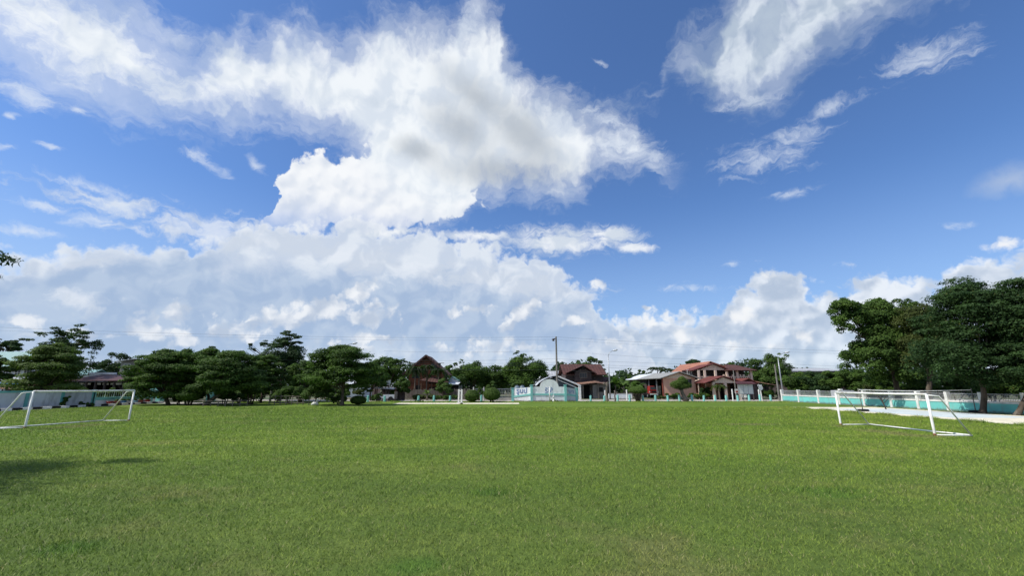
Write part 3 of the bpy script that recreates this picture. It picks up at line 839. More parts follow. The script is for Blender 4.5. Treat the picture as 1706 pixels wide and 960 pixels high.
def lawn_material():
    m, N, b = new_mat('lawn')
    g = N.node('ShaderNodeNewGeometry').outputs['Position']
    c, fine = grass_color(N, g)
    N.put(b.inputs['Base Color'], c)
    b.inputs['Roughness'].default_value = 0.9; b.inputs['Specular IOR Level'].default_value = 0.1
    bp = N.node('ShaderNodeBump'); bp.inputs['Strength'].default_value = 0.8; bp.inputs['Distance'].default_value = 0.06
    N.put(bp.inputs['Height'], N.m('ADD', N.noise(g, 9, 5, 0.7), N.m('MULTIPLY', fine, 0.8))); N.put(b.inputs['Normal'], bp.outputs[0])
    return m

def blade_material():
    m, N, b = new_mat('grass_blades')
    g = N.node('ShaderNodeNewGeometry')
    c, _ = grass_color(N, g.outputs['Position'])
    at = N.node('ShaderNodeAttribute'); at.attribute_name = 'tint'
    f = at.outputs['Fac']
    c = N.mix(N.ss(f, 0.0, 0.9, 0.0, 1.0), N.mix(1.0, c, (0.72, 0.80, 0.70), 'MULTIPLY'), N.mix(1.0, c, (2.3, 2.05, 1.7), 'MULTIPLY'))
    c = N.mix(N.ss(f, 0.955, 0.97), c, (0.33, 0.30, 0.15))
    N.put(b.inputs['Base Color'], c)
    b.inputs['Roughness'].default_value = 0.6; b.inputs['Specular IOR Level'].default_value = 0.25
    tr = N.node('ShaderNodeBsdfTranslucent'); N.put(tr.inputs[0], N.mix(1.0, c, (1.2, 1.5, 0.6), 'MULTIPLY'))
    nrm = N.vm('NORMALIZE', N.vm('ADD', N.vm('SCALE', g.outputs['Normal'], scale=0.55), (0, 0, 0.8)))
    N.put(b.inputs['Normal'], nrm)
    mx = N.node('ShaderNodeMixShader'); mx.inputs[0].default_value = 0.2
    o = [n for n in m.node_tree.nodes if n.type == 'OUTPUT_MATERIAL'][0]
    m.node_tree.links.new(b.outputs[0], mx.inputs[1]); m.node_tree.links.new(tr.outputs[0], mx.inputs[2]); m.node_tree.links.new(mx.outputs[0], o.inputs[0])
    return m

gm, gN, gb = new_mat('rough_ground')
gg = gN.node('ShaderNodeNewGeometry').outputs['Position']
gN.put(gb.inputs['Base Color'], gN.mix(gN.ss(gN.noise(gg, 0.25, 7, 0.65), 0.42, 0.6), (0.050, 0.085, 0.022), (0.16, 0.125, 0.085)))
gb.inputs['Roughness'].default_value = 0.95
sheet('ground', -1500, 1500, -1500, 1500, 0.0, gm)
LAWN_FAR = 61.5
sheet('lawn', -44.4, 38.6, -60, LAWN_FAR, 0.004, lawn_material(), 4, 6)
sheet('road', -46, 260, 63.6, 70.5, 0.010, M['road'])
sheet('driveway', -60, -37, 55.0, 59.5, 0.014, M['road'])
sheet('path', -46.0, -44.3, 5, 54.9, 0.018, M['concrete'])
sheet('sand_court', -14.6, 0.9, 53.9, 57.4, 0.022, M['cream'])
# the raised court on the right, with its faded blue playing area
MB().box(28.6, 37.3, 8, 45.6, -0.1, 0.05).build('court_slab', M['cream'])['kind'] = 'structure'
o = sheet('court_marking', 30.2, 36.2, 30.5, 42.5, 0.054, M['court_blue'])

def grass_blades():
    rng = np.random.default_rng(11)
    n = 760000
    # more blades near the camera than far away, sown a little wider than the view
    u = rng.random(n)
    y0, y1, p = 3.2, 46.0, 0.62
    Y = (y0 ** p + u * (y1 ** p - y0 ** p)) ** (1 / p)
    X = (rng.random(n) * 2 - 1) * (Y * 1.28 + 2.5)
    keep = (X > -44) & (X < 38.5) & ~((X > 28.5) & (X < 37.4) & (Y < 45.7))
    X, Y = X[keep], Y[keep]; n = len(X)
    clump = 0.5 + 0.5 * np.sin(X * 2.3 + np.sin(Y * 1.7) * 2) * np.cos(Y * 2.9 + np.sin(X * 1.1) * 2)
    h = (0.028 + 0.030 * rng.random(n)) * (0.8 + 0.45 * clump) * (0.8 + 0.030 * Y)
    h = np.where(rng.random(n) < 0.02, h * 1.9, h)
    w = 0.0037 * (0.7 + 0.6 * rng.random(n)) * (0.75 + 0.085 * Y)
    for (px, py, rx) in ((815, 822, 0.55), (297, 835, 0.4), (1372, 818, 1.2), (120, 915, 0.5)):
        x, y = gp(px, py)
        k = np.exp(-(((X - x) / rx) ** 2 + ((Y - y) / 0.35) ** 2)); h = h * (1 + 0.9 * k)
    a = rng.uniform(0, 2 * math.pi, n); lean = rng.uniform(0.2, 1.5, n) * h
    la = rng.uniform(0, 2 * math.pi, n)
    V = np.zeros((n, 3, 3), np.float32)
    bx, by = np.cos(a) * w, np.sin(a) * w
    V[:, 0, 0] = X - bx; V[:, 0, 1] = Y - by
    V[:, 1, 0] = X + bx; V[:, 1, 1] = Y + by
    V[:, 2, 0] = X + np.cos(la) * lean; V[:, 2, 1] = Y + np.sin(la) * lean; V[:, 2, 2] = h
    # longer uncut fringes where the mower does not reach: far edge, court edge, kerb, goal feet
    m = 42000
    k = rng.integers(0, 10, m)
    fx = np.where(k < 6, rng.uniform(-44, 38.5, m), np.where(k < 9, 28.45 - np.abs(rng.normal(0, .12, m)), -44.3 + np.abs(rng.normal(0, .1, m))))
    fy = np.where(k < 6, LAWN_FAR - np.abs(rng.normal(0, 1.2, m)), np.where(k < 9, rng.uniform(14, 46, m), rng.uniform(18, 55, m)))
    for (gx, gy) in (gp(41, 715), gp(214, 702.4), gp(1401, 709.5), gp(1558, 727), gp(1449, 709.5), gp(1620, 729), gp(170, 702.9)):
        q = rng.random(m) < 0.006
        fx = np.where(q, gx + rng.normal(0, .12, m), fx); k = np.where(q, 9, k); fy = np.where(q, gy + rng.normal(0, .10, m), fy)
    fh = (0.05 + 0.16 * rng.random(m) ** 2) * (0.5 + 0.9 * np.abs(np.sin(fx * 1.3 + np.sin(fy * 2))))
    fh = np.where(k == 9, fh * 0.35, fh)
    fw = 0.010 + 0.010 * rng.random(m)
    X = np.concatenate([X, fx]); Y = np.concatenate([Y, fy]); h = np.concatenate([h, fh]); w = np.concatenate([w, fw]); n = len(X)
    a = rng.uniform(0, 2 * math.pi, n); lean = rng.uniform(0.2, 1.4, n) * h; la = rng.uniform(0, 2 * math.pi, n)
    V = np.zeros((n, 3, 3), np.float32)
    bx, by = np.cos(a) * w, np.sin(a) * w
    V[:, 0, 0] = X - bx; V[:, 0, 1] = Y - by
    V[:, 1, 0] = X + bx; V[:, 1, 1] = Y + by
    V[:, 2, 0] = X + np.cos(la) * lean; V[:, 2, 1] = Y + np.sin(la) * lean; V[:, 2, 2] = h
    me = bpy.data.meshes.new('grass')
    me.vertices.add(3 * n); me.loops.add(3 * n); me.polygons.add(n)
    me.vertices.foreach_set('co', V.reshape(-1))
    me.loops.foreach_set('vertex_index', np.arange(3 * n, dtype=np.int32))
    me.polygons.foreach_set('loop_start', np.arange(0, 3 * n, 3, dtype=np.int32))
    me.polygons.foreach_set('loop_total', np.full(n, 3, dtype=np.int32))
    at = me.attributes.new('tint', 'FLOAT', 'FACE')
    at.data.foreach_set('value', rng.random(n).astype(np.float32))
    me.materials.append(blade_material()); me.update()
    o = bpy.data.objects.new('grass', me); COL.objects.link(o)
    tag(o, 'short green lawn grass covering the playing field', 'grass', kind='stuff')
grass_blades()

# ------------------------------------------------------------------ woods closing the view far behind the houses
def woods():
    rng = np.random.default_rng(21)
    n = 70000
    X = rng.uniform(-190, 190, n)
    top = 6.0 + 1.6 * np.sin(X * 0.13) + 1.1 * np.sin(X * 0.41 + 1) + 0.7 * np.sin(X * 1.1)
    Y = 118 + rng.uniform(-4, 6, n)
    Z = top * rng.random(n) ** 0.75 + rng.uniform(-0.4, 0.5, n)
    lump = np.sin(X * 1.7) * np.cos(Z * 2.1 + X)
    C = np.stack([X, Y - lump * 1.2, np.maximum(Z, 0.1)], 1)
    Nn = unit(rng, n) + np.array([0, -0.5, 0.6])
    o = leaves_object('woods', C, Nn, rng.uniform(0.5, 1.1, n), np.clip(0.4 + 0.3 * lump + rng.normal(0, 0.15, n), 0, 0.9), L['blue'], None, rng=rng)
    tag(o, 'far belt of dark trees behind the village', 'woods', kind='stuff')
woods()

# ------------------------------------------------------------------ building helpers
def window(root, cx, y, z0, w, h, fmat='white', nx=2, nz=1, name='window', label=None, open_dark=False):
    """a window in a wall facing the field: frame and bars as the part, its pane a sub-part"""
    t = 0.07
    mb = MB()
    mb.box(cx - w / 2, cx + w / 2, y - 0.06, y + 0.02, z0, z0 + t); mb.box(cx - w / 2, cx + w / 2, y - 0.06, y + 0.02, z0 + h - t, z0 + h)
    mb.box(cx - w / 2, cx - w / 2 + t, y - 0.062, y + 0.02, z0 + t, z0 + h - t); mb.box(cx + w / 2 - t, cx + w / 2, y - 0.062, y + 0.02, z0 + t, z0 + h - t)
    for i in range(1, nx): x = cx - w / 2 + w * i / nx; mb.box(x - t / 2.4, x + t / 2.4, y - 0.055, y + 0.02, z0 + t, z0 + h - t)
    for i in range(1, nz): z = z0 + h * i / nz; mb.box(cx - w / 2 + t, cx + w / 2 - t, y - 0.05, y + 0.02, z - t / 2.6, z + t / 2.6)
    f = mb.build(name, M[fmat], root)
    MB().box(cx - w / 2 + t, cx + w / 2 - t, y - 0.02, y - 0.012, z0 + t, z0 + h - t).build('pane', M['dark' if open_dark else 'glass'], f)
    return f

def walls_gable_y(x0, x1, y0, y1, z0, ze, xr, zr):
    """walls of a house whose ridge runs away from the viewer, gable end towards the field"""
    mb = MB()
    P = lambda y: [(x0, y, z0), (x1, y, z0), (x1, y, ze), (xr, y, zr), (x0, y, ze)]
    mb.hexa(P(y0), P(y1))
    return mb

def roof_gable_y(x0, x1, y0, y1, ze, xr, zr, oh=0.6, ohy=0.7, th=0.12, lift=0.10):
    mb = MB()
    sl = (zr - ze) / (xr - x0); sr = (zr - ze) / (x1 - xr)
    a, b = y0 - ohy, y1 + ohy
    mb.slab([(x0 - oh, a, ze - sl * oh + lift + th), (xr, a, zr + lift + th), (xr, b, zr + lift + th), (x0 - oh, b, ze - sl * oh + lift + th)], th)
    mb.slab([(xr + 0.004, a, zr + lift + th), (x1 + oh, a, ze - sr * oh + lift + th), (x1 + oh, b, ze - sr * oh + lift + th), (xr + 0.004, b, zr + lift + th)], th)
    return mb

def bargeboards(x0, x1, y, ze, xr, zr, mat, root, oh=0.6, h=0.22, lift=0.2):
    mb = MB()
    sl = (zr - ze) / (xr - x0); sr = (zr - ze) / (x1 - xr)
    mb.beam((x0 - oh, y, ze - sl * oh + lift), (xr, y, zr + lift), 0.06, h)
    mb.beam((xr, y - 0.004, zr + lift), (x1 + oh, y - 0.004, ze - sr * oh + lift), 0.06, h)
    return mb.build('bargeboard', mat, root)

def roof_gable_x(x0, x1, y0, y1, ze, zr, oh=0.5, ohx=0.5, th=0.1, yr=None):
    mb = MB(); yr = yr or (y0 + y1) / 2
    s = (zr - ze) / (yr - y0); s2 = (zr - ze) / (y1 - yr)
    a, b = x0 - ohx, x1 + ohx
    mb.slab([(a, y0 - oh, ze - s * oh + .2), (b, y0 - oh, ze - s * oh + .2), (b, yr, zr + .2), (a, yr, zr + .2)], th)
    mb.slab([(a, yr + .004, zr + .2), (b, yr + .004, zr + .2), (b, y1 + oh, ze - s2 * oh + .2), (a, y1 + oh, ze - s2 * oh + .2)], th)
    return mb

def hip_roof(x0, x1, y0, y1, ze, zr, oh=0.5, th=0.1, rl=0.35):
    mb = MB()
    a, b, c, d = x0 - oh, x1 + oh, y0 - oh, y1 + oh
    rx0 = a + (b - a) * rl; rx1 = b - (b - a) * rl; ym = (c + d) / 2
    mb.slab([(a, c, ze), (b, c, ze), (rx1, ym, zr), (rx0, ym, zr)], th)
    mb.slab([(b, d, ze), (a, d, ze), (rx0, ym, zr), (rx1, ym, zr)], th)
    mb.slab([(a, d, ze), (a, c, ze), (rx0, ym, zr)], th)
    mb.slab([(b, c, ze), (b, d, ze), (rx1, ym, zr)], th)
    return mb

# ------------------------------------------------------------------ houses, from the left of the field to the right
def X(px, Y, py=640): return xx(px, py, Y)

# big pale teal roofed hall at the far left
Y = 78
r = thing('school_hall', 'large hall with a pale teal metal roof at the left edge behind the trees', 'building', (X(0, Y), Y, 0))
x0, x1 = X(-160, Y), X(52, Y)
ze, zr = zz(608, Y), zz(588, Y + 2)
MB().box(x0 + .5, x1 - .5, Y, Y + 4, 0, ze).build('wall', M['wall_grey'], r)
roof_gable_x(x0, x1, Y, Y + 4, ze, zr, 0.8, 0.5).build('roof', M['roof_teal'], r)
for k in range(5):
    window(r, X(-20 + k * 15, Y), Y, zz(628, Y), 1.1, 1.3, 'white', 2, 2)

Y = 62
r = thing('metal_shed', 'low open shed with whitish sheet roof over blue fascia at left', 'shed', (X(20, Y), Y, 0))
x0, x1 = X(-60, Y), X(40, Y)
MB().slab([(x0, Y - .5, zz(637, Y)), (x1, Y - .5, zz(637, Y)), (x1, Y + 5, zz(629, Y + 5)), (x0, Y + 5, zz(629, Y + 5))], .08).build('roof', M['roof_greyx'], r)
MB().box(x0, x1, Y - .55, Y - .48, zz(640.5, Y), zz(637.4, Y)).build('fascia', M['blue_paint'], r)
for k in range(5):
    px_ = x0 + .3 + (x1 - x0 - .6) * k / 4
    MB().box(px_ - .07, px_ + .07, Y - .3, Y - .16, 0, zz(640, Y)).build('post', M['steel'], r)
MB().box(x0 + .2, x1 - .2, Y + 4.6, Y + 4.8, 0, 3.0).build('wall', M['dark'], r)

Y = 54
r = thing('market_stall', 'low stall with rusty pinkish tin roof just over the left boundary wall', 'stall', (X(5, Y), Y, 0))
x0, x1 = X(-60, Y), X(31, Y)
MB().slab([(x0, Y - .5, zz(648, Y)), (x1, Y - .5, zz(648, Y)), (x1 - .8, Y + 3, zz(641.5, Y + 3)), (x0, Y + 3, zz(641.5, Y + 3))], .06).build('roof', M['roof_rust'], r)
for k in range(4):
    px_ = x0 + .3 + (x1 - x0 - .6) * k / 3
    MB().box(px_ - .05, px_ + .05, Y - .3, Y - .2, 0, zz(648.6, Y)).build('post', M['wood_brown'], r)
MB().box(x0 + .4, x1 - .5, Y + .5, Y + 1.6, 0, 1.55).build('counter', M['brick_paint'], r)

# open pavilion with maroon roof
Y = 64
r = thing('open_pavilion', 'open sided pavilion with maroon roof and white ridge behind the left wall', 'pavilion', (X(165, Y), Y, 0))
x0, x1 = X(108, Y), X(213, Y)
ze, zr = zz(634.5, Y), zz(624.5, Y + 4.5)
mb = MB(); xi0, xi1 = X(118, Y), X(190, Y + 4.5)
mb.slab([(x0, Y - .6, ze), (x1, Y - .6, ze), (xi1, Y + 4.5, zr), (xi0, Y + 4.5, zr)], .1)
mb.slab([(x0, Y + 9.6, ze), (x1, Y + 9.6, ze), (xi1, Y + 4.5 + .004, zr), (xi0, Y + 4.5 + .004, zr)], .1)
mb.slab([(x1, Y - .6, ze - .01), (x1, Y + 9.6, ze - .01), (xi1 + .005, Y + 4.5, zr - .01)], .1)
mb.build('roof', M['roof_maroon'], r)
MB().box(X(143, Y + 4.5), xi1, Y + 4.4, Y + 4.65, zr + .01, zr + .32).build('ridge_cap', M['roof_white'], r)
for k in range(7):
    px_ = x0 + .5 + (x1 - x0 - 1.0) * k / 6
    MB().box(px_ - .11, px_ + .11, Y - .2, Y + .02, 0, ze - .12).build('post', M['wood_dark'], r)
for (a, b) in ((111, 119), (123, 128), (130, 139), (141, 151), (158, 168), (171, 181), (184, 202)):
    MB().box(X(a, Y + 1), X(b, Y + 1), Y + 1.0, Y + 1.04, zz(641.5, Y + 1), zz(638.4, Y + 1)).build('bright_gap_board', M['white'], r)  # white boards added to stand for the brightness seen between the posts
MB().box(x0 + .6, x1 - .6, Y + 7.6, Y + 7.8, 0, ze - .1).build('wall', M['dark'], r)  # near-black back sheet, the shade under the roof is in its colour
MB().box(x0 + .3, x0 + .5, Y + .3, Y + 7.6, 0, ze - .1).build('end_shade_wall', M['dark'], r)  # added near-black sheet, so the open end reads as shade

Y = 80
r = thing('small_outbuilding', 'little building with bright pale aqua roof beside the maroon pavilion', 'building', (X(132, Y), Y, 0))
MB().box(X(120, Y), X(145, Y), Y, Y + 4, 0, zz(624, Y)).build('wall', M['wall_grey'], r)
roof_gable_x(X(120, Y), X(145, Y), Y, Y + 4, zz(625, Y), zz(618, Y + 2), .3, .3).build('roof', M['roof_teal'], r)

Y = 86
r = thing('concrete_house', 'grey concrete house with shallow gable roof half hidden by rain trees', 'house', (X(215, Y), Y, 0))
x0, x1, xr = X(188, Y), X(252, Y), X(222, Y)
walls_gable_y(x0 + .8, x1 - .8, Y, Y + 4, 0, zz(603.5, Y), xr, zz(600, Y)).build('wall', M['grey_render'], r)
roof_gable_y(x0 + .8, x1 - .8, Y, Y + 4, zz(603.5, Y), xr, zz(600, Y), .8, .8).build('roof', M['roof_greyx'], r)
window(r, X(206, Y), Y, zz(618, Y), 1.3, 1.3, 'white', 2); window(r, X(236, Y), Y, zz(618, Y), 1.3, 1.3, 'white', 2)

# long low white shed seen through the trees left of the timber house
Y = 84
r = thing('white_shed', 'white walled shed with red gable glimpsed under the layered tree', 'shed', (X(592, Y), Y, 0))
MB().box(X(566, Y), X(604, Y), Y, Y + 6, 0, zz(634, Y)).build('wall', M['wall_white'], r)
MB().slab([(X(560, Y), Y - .8, zz(640, Y)), (X(606, Y), Y - .8, zz(640, Y)), (X(606, Y), Y + 7, zz(630, Y + 7)), (X(560, Y), Y + 7, zz(630, Y + 7))], .1).build('roof', M['roof_white'], r)
Y = 92
r = thing('pink_house', 'small house with a pinkish red gable showing above the white shed', 'house', (X(612, Y), Y, 0))
walls_gable_y(X(602, Y), X(620, Y), Y, Y + 6, 0, zz(638, Y), X(609, Y), zz(631, Y)).build('wall', M['pink'], r)
roof_gable_y(X(602, Y), X(620, Y), Y, Y + 6, zz(638, Y), X(609, Y), zz(631, Y), .3, .3).build('roof', M['roof_red_y'], r)

# timber house with the steep brown gable
Y = 80
r = thing('timber_house', 'two storey red brown timber house with steep dark gable roof behind palms', 'house', (X(708, Y), Y, 0))
x0, x1, xr = X(681, Y, 630), X(739, Y, 630), X(711.5, Y, 595)
ze, zr = zz(619, Y), zz(594.5, Y)
walls_gable_y(x0, x1, Y, Y + 4.0, 0, ze, xr, zr).build('wall', M['wood_red'], r)
roof_gable_y(x0, x1, Y, Y + 4.0, ze, xr, zr, 1.0, 0.9).build('roof', M['roof_brown'], r)
bargeboards(x0, x1, Y - .95, ze, xr, zr, M['roof_brown'], r, 1.0, .3)
MB().hexa([(xr - 1.5, Y - .06, zz(603, Y)), (xr + 1.5, Y - .06, zz(603, Y)), (xr, Y - .06, zr - .25)], [(xr - 1.5, Y - .005, zz(603, Y)), (xr + 1.5, Y - .005, zz(603, Y)), (xr, Y - .005, zr - .25)]).build('gable_panel', M['wood_brown'], r)
MB().box(x0 - .02, x1 + .02, Y - .09, Y + .02, zz(606, Y), zz(605, Y)).build('beam', M['wood_brown'], r)
window(r, X(725, Y), Y, zz(616, Y), 1.8, 1.2, 'wood_brown', 3, 1)
window(r, X(692, Y), Y, zz(631, Y), 1.4, 1.3, 'wood_brown', 2, 1)
MB().slab([(X(703, Y), Y - 2.0, zz(634, Y)), (X(748, Y), Y - 2.0, zz(640, Y)), (X(748, Y), Y - .01, zz(636, Y)), (X(716, Y), Y - .01, zz(627, Y))], .1).build('porch_roof', M['roof_brown'], r)
MB().box(X(693, Y), X(703, Y), Y - .04, Y + .02, 0, zz(642, Y)).build('door', M['dark'], r)
MB().box(X(714, Y), X(735, Y), Y - .05, Y + .02, zz(640, Y), zz(629, Y)).build('balcony_opening', M['dark'], r)
MB().box(X(716, Y), X(733, Y), Y - .06, Y + .03, 0, zz(645, Y)).build('door', M['dark'], r)
for q in (705, 722, 741):
    MB().box(X(q, Y) - .1, X(q, Y) + .1, Y - 1.8, Y - 1.6, 0, zz(639, Y)).build('post', M['wood_brown'], r)

Y = 82
r = thing('small_house', 'small pale house with teal roof between the timber house and dark trees', 'house', (X(756, Y), Y, 0))
walls_gable_y(X(749, Y), X(763, Y), Y, Y + 7, 0, zz(635, Y), X(753, Y), zz(629.5, Y)).build('wall', M['wall_grey'], r)
roof_gable_y(X(749, Y), X(763, Y), Y, Y + 7, zz(635, Y), X(753, Y), zz(629.5, Y), .3, .3).build('roof', M['roof_teal'], r)
MB().slab([(X(743, Y), Y - 3, zz(640.5, Y - 3)), (X(767, Y), Y - 3, zz(640.5, Y - 3)), (X(767, Y), Y - .01, zz(637, Y)), (X(743, Y), Y - .01, zz(637, Y))], .08).build('porch_roof', M['roof_white'], r)
MB().box(X(745, Y), X(765, Y), Y - .8, Y - .7, 0, zz(641.5, Y)).build('porch_screen', M['dark'], r)

# village hall behind the painted wall
Y = 76
r = thing('low_hall', 'low building with bright white roof and double white bargeboards behind the painted wall', 'building', (X(930, Y), Y, 0))
x0, x1, xr = X(899, Y), X(959, Y), X(928, Y)
ze, zr = zz(641.5, Y), zz(628.5, Y)
walls_gable_y(x0, x1, Y, Y + 10, 0, ze, xr, zr).build('wall', M['blue_wall'] if 'blue_wall' in M else pmat('slate_blue_wall', (0.07, 0.09, 0.11), 0.8, 0.15, 1), r)
mb = MB()                                                            # the left slope is bowed, like a shell
prev = None
for i in range(9):
    t = i / 8
    xq = x0 - .7 + (xr - x0 + .7) * t
    zq = ze - .25 + (zr - ze + .4) * (math.sin(t * math.pi / 2) ** 0.8) + .12
    if prev: mb.slab([(prev[0], Y - .7, prev[1]), (xq, Y - .7, zq), (xq, Y + 10.6, zq), (prev[0], Y + 10.6, prev[1])], .1)
    prev = (xq, zq)
mb.slab([(xr + .004, Y - .7, zr + .27), (x1 + .8, Y - .7, ze - .05), (x1 + .8, Y + 10.6, ze - .05), (xr + .004, Y + 10.6, zr + .27)], .1)
mb.build('roof', M['roof_white'], r)
mb = MB(); mb.beam((xr, Y - .75, zr + .12), (x1 + .8, Y - .75, ze - .2), .06, .18)
mb.build('bargeboard', M['white'], r)
mb = MB(); mb.beam((xr, Y - .5, zr - .42), (x1 + .6, Y - .5, ze - .70), .06, .14)
mb.build('bargeboard', M['white'], r)

Y = 92
r = thing('grey_roofed_house', 'older house with pale grey gable roof and dark front behind the low hall', 'house', (X(920, Y), Y, 0))
x0, x1, xr = X(902, Y), X(914, Y), X(908, Y)
walls_gable_y(x0, x1, Y, Y + 6, 0, zz(628, Y), xr, zz(620, Y)).build('wall', M['wood_dark'], r)
roof_gable_y(x0, x1, Y, Y + 6, zz(628, Y), xr, zz(620, Y), .5, .5, .1).build('roof', M['roof_greyx'], r)
MB().box(X(911, Y), X(943, Y), Y + 1, Y + 6, 0, zz(631, Y)).build('wall', M['wood_dark'], r)
MB().slab([(X(912, Y), Y + .4, zz(629.5, Y)), (X(944, Y), Y + .4, zz(629.5, Y)), (X(944, Y), Y + 5, zz(618.5, Y + 5)), (X(909, Y), Y + 5, zz(618.5, Y + 5))], .1).build('roof', M['roof_greyx'], r)

# dark timber house with the red roof
Y = 79
r = thing('old_timber_house', 'dark weathered two storey timber house with dull red tin roof', 'house', (X(972, Y), Y, 0))
mb = MB()
x0, x1 = X(943, Y), X(1005, Y)
mb.box(x0, x1, Y, Y + 8, zz(640, Y), zz(622.5, Y))
mb.build('wall', M['wood_dark'], r)
MB().box(X(966, Y), X(1004, Y), Y + .4, Y + 7.6, 0, zz(640, Y)).build('lower_wall', M['grey_render'], r)
gx0, gx1, gxr = X(957, Y), X(984, Y), X(970.5, Y)
walls_gable_y(gx0, gx1, Y - 1.2, Y + 2, zz(637, Y), zz(621, Y), gxr, zz(612.5, Y)).build('gable_wall', M['wood_dark'], r)
mb = roof_gable_x(x0, x1, Y, Y + 8, zz(623, Y), zz(609, Y + 4), .9, .55)
mb.build('roof', M['roof_red'], r)
roof_gable_y(X(950, Y), gx1, Y - 1.2, Y + 3.6, zz(620, Y), gxr, zz(611, Y), .9, .8, .1).build('roof', M['roof_red'], r)
window(r, X(970.5, Y), Y - 1.2, zz(630.5, Y), 1.35, .95, 'wood_grey', 3, 1)
MB().box(X(967.5, Y), X(973.5, Y), Y - 1.24, Y - 1.18, zz(616.5, Y), zz(613.8, Y)).build('vent', M['dark'], r)
MB().slab([(X(952, Y), Y - 3.4, zz(641.5, Y - 3.4)), (X(987, Y), Y - 3.4, zz(637.5, Y - 3.4)), (X(991, Y), Y - .01, zz(632.8, Y)), (X(950, Y), Y - .01, zz(636, Y))], .1).build('porch_roof', M['roof_rust'], r)
MB().slab([(X(987, Y) + .01, Y - 3.4, zz(637.6, Y - 3.4)), (X(1008, Y), Y - 3.4, zz(640.5, Y - 3.4)), (X(1008, Y), Y - .01, zz(637, Y)), (X(991, Y) + .01, Y - .01, zz(632.9, Y))], .1).build('porch_roof', M['roof_rust'], r)
MB().slab([(X(1004, Y), Y - .5, zz(637, Y)), (X(1019, Y), Y - .5, zz(637, Y)), (X(1019, Y), Y + 3, zz(628.5, Y + 3)), (X(1001, Y), Y + 3, zz(628.5, Y + 3))], .1).build('side_roof', M['roof_red'], r)
MB().box(X(1005, Y), X(1017, Y), Y, Y + 3, 0, zz(637, Y)).build('side_wall', M['wood_dark'], r)
MB().box(X(966.5, Y), X(982.5, Y), Y + .3, Y + .38, 0, zz(642, Y)).build('door', M['dark'], r)  # near-black slab, its colour paints the unlit opening
MB().box(X(982.8, Y), X(1003, Y), Y - 2.6, Y - 2.45, 0, zz(641, Y)).build('front_wall', M['grey_render'], r)
MB().box(X(993, Y), X(999, Y), Y - 2.66, Y - 2.60, zz(653, Y), zz(646, Y)).build('window', M['dark'], r)
MB().box(X(991, Y) - .1, X(991, Y) + .1, Y - 3.1, Y - 2.9, 0, zz(639, Y)).build('post', M['wood_grey'], r)
MB().box(X(966, Y) - .1, X(966, Y) + .1, Y - 3.3, Y - 3.1, 0, zz(640, Y)).build('post', M['wood_grey'], r)

# pink garage building with the long grey roof
Y = 74
r = thing('garage_building', 'pink gabled building with long grey roof and an open vehicle bay on its left', 'building', (X(1110, Y), Y, 0))
x0, x1, xr = X(1104, Y), X(1158.5, Y), X(1131.5, Y)
ze, zr = zz(630.5, Y), zz(621.5, Y)
walls_gable_y(X(1105, Y), x1, Y, Y + .25, .4, ze, xr, zr).build('front_wall', M['pink'], r)
MB().box(X(1105, Y), x1, Y - .02, Y + .27, -.02, .4).build('plinth', M['grey_render'], r)
MB().hexa([(X(1109, Y), Y - .05, ze), (X(1155, Y), Y - .05, ze), (xr, Y - .05, zr - .12)], [(X(1109, Y), Y - .003, ze), (X(1155, Y), Y - .003, ze), (xr, Y - .003, zr - .12)]).build('gable_panel', M['peach'], r)
MB().box(X(1105, Y) - .14, X(1105, Y), Y - .03, Y + .26, 0, ze).build('corner_post', M['brick_paint'], r)
MB().box(x1 - .2, x1, Y + .26, Y + 22, 0, ze - .02).build('side_wall', M['pink'], r)
MB().box(x0 + .3, x1 - .21, Y + 21.7, Y + 22, 0, ze - .02).build('back_wall', M['grey_render'], r)
MB().box(x0 + .31, x1 - .22, Y + 9, Y + 9.2, 0, ze - .02).build('bay_shade_wall', M['dark'], r)  # added near-black wall, the shade of the bay is in its colour
MB().box(x0 + .1, x0 + .3, Y + 9.21, Y + 21.69, 0, ze - .12).build('bay_side_shade_wall', M['wood_dark'], r)  # added dark side wall, keeps the far part of the bay looking shaded
roof_gable_y(x0, x1, Y, Y + 12.4, ze, xr, zr, .6, .7).build('roof', M['roof_grey'], r)
roof_gable_y(x0, x1, Y + 13.8, Y + 22, ze, xr, zr, .6, .69).build('roof_extension', M['roof_white'], r)
for k in range(5):
    MB().box(x0 + .1, x0 + .26, Y + 3.5 + k * 4.4, Y + 3.66 + k * 4.4, 0, ze - .05).build('post', M['steel'], r)
window(r, X(1148, Y), Y, zz(646, Y), .9, 1.4, 'grey_render', 2, 1)
# big pink house
Y = 76
r = thing('large_pink_house', 'large two storey pink house with orange and red roofs, balconies and porch columns', 'house', (X(1195, Y), Y, 0))
# rear block under the orange roof
x0, x1, xr = X(1163, Y + 2), X(1216, Y + 2), X(1185, Y + 2)
ze, zr = zz(615.5, Y + 2), zz(604.5, Y + 2)
walls_gable_y(x0 + .8, x1, Y + 2, Y + 15, 0, ze, xr, zr).build('wall', M['wood_dark'], r)
roof_gable_y(x0 + .8, x1, Y + 2, Y + 15, ze, xr, zr, .9, .6).build('roof', M['roof_orange'], r)
window(r, X(1152, Y + 2), Y + 2.0, zz(626, Y + 2), 1.2, 1.0, 'white', 3, 3)
MB().box(X(1146, Y), x0 + 1.0, Y + 2.02, Y + 2.2, zz(640, Y), zz(617, Y)).build('side_wall', M['wood_dark'], r)
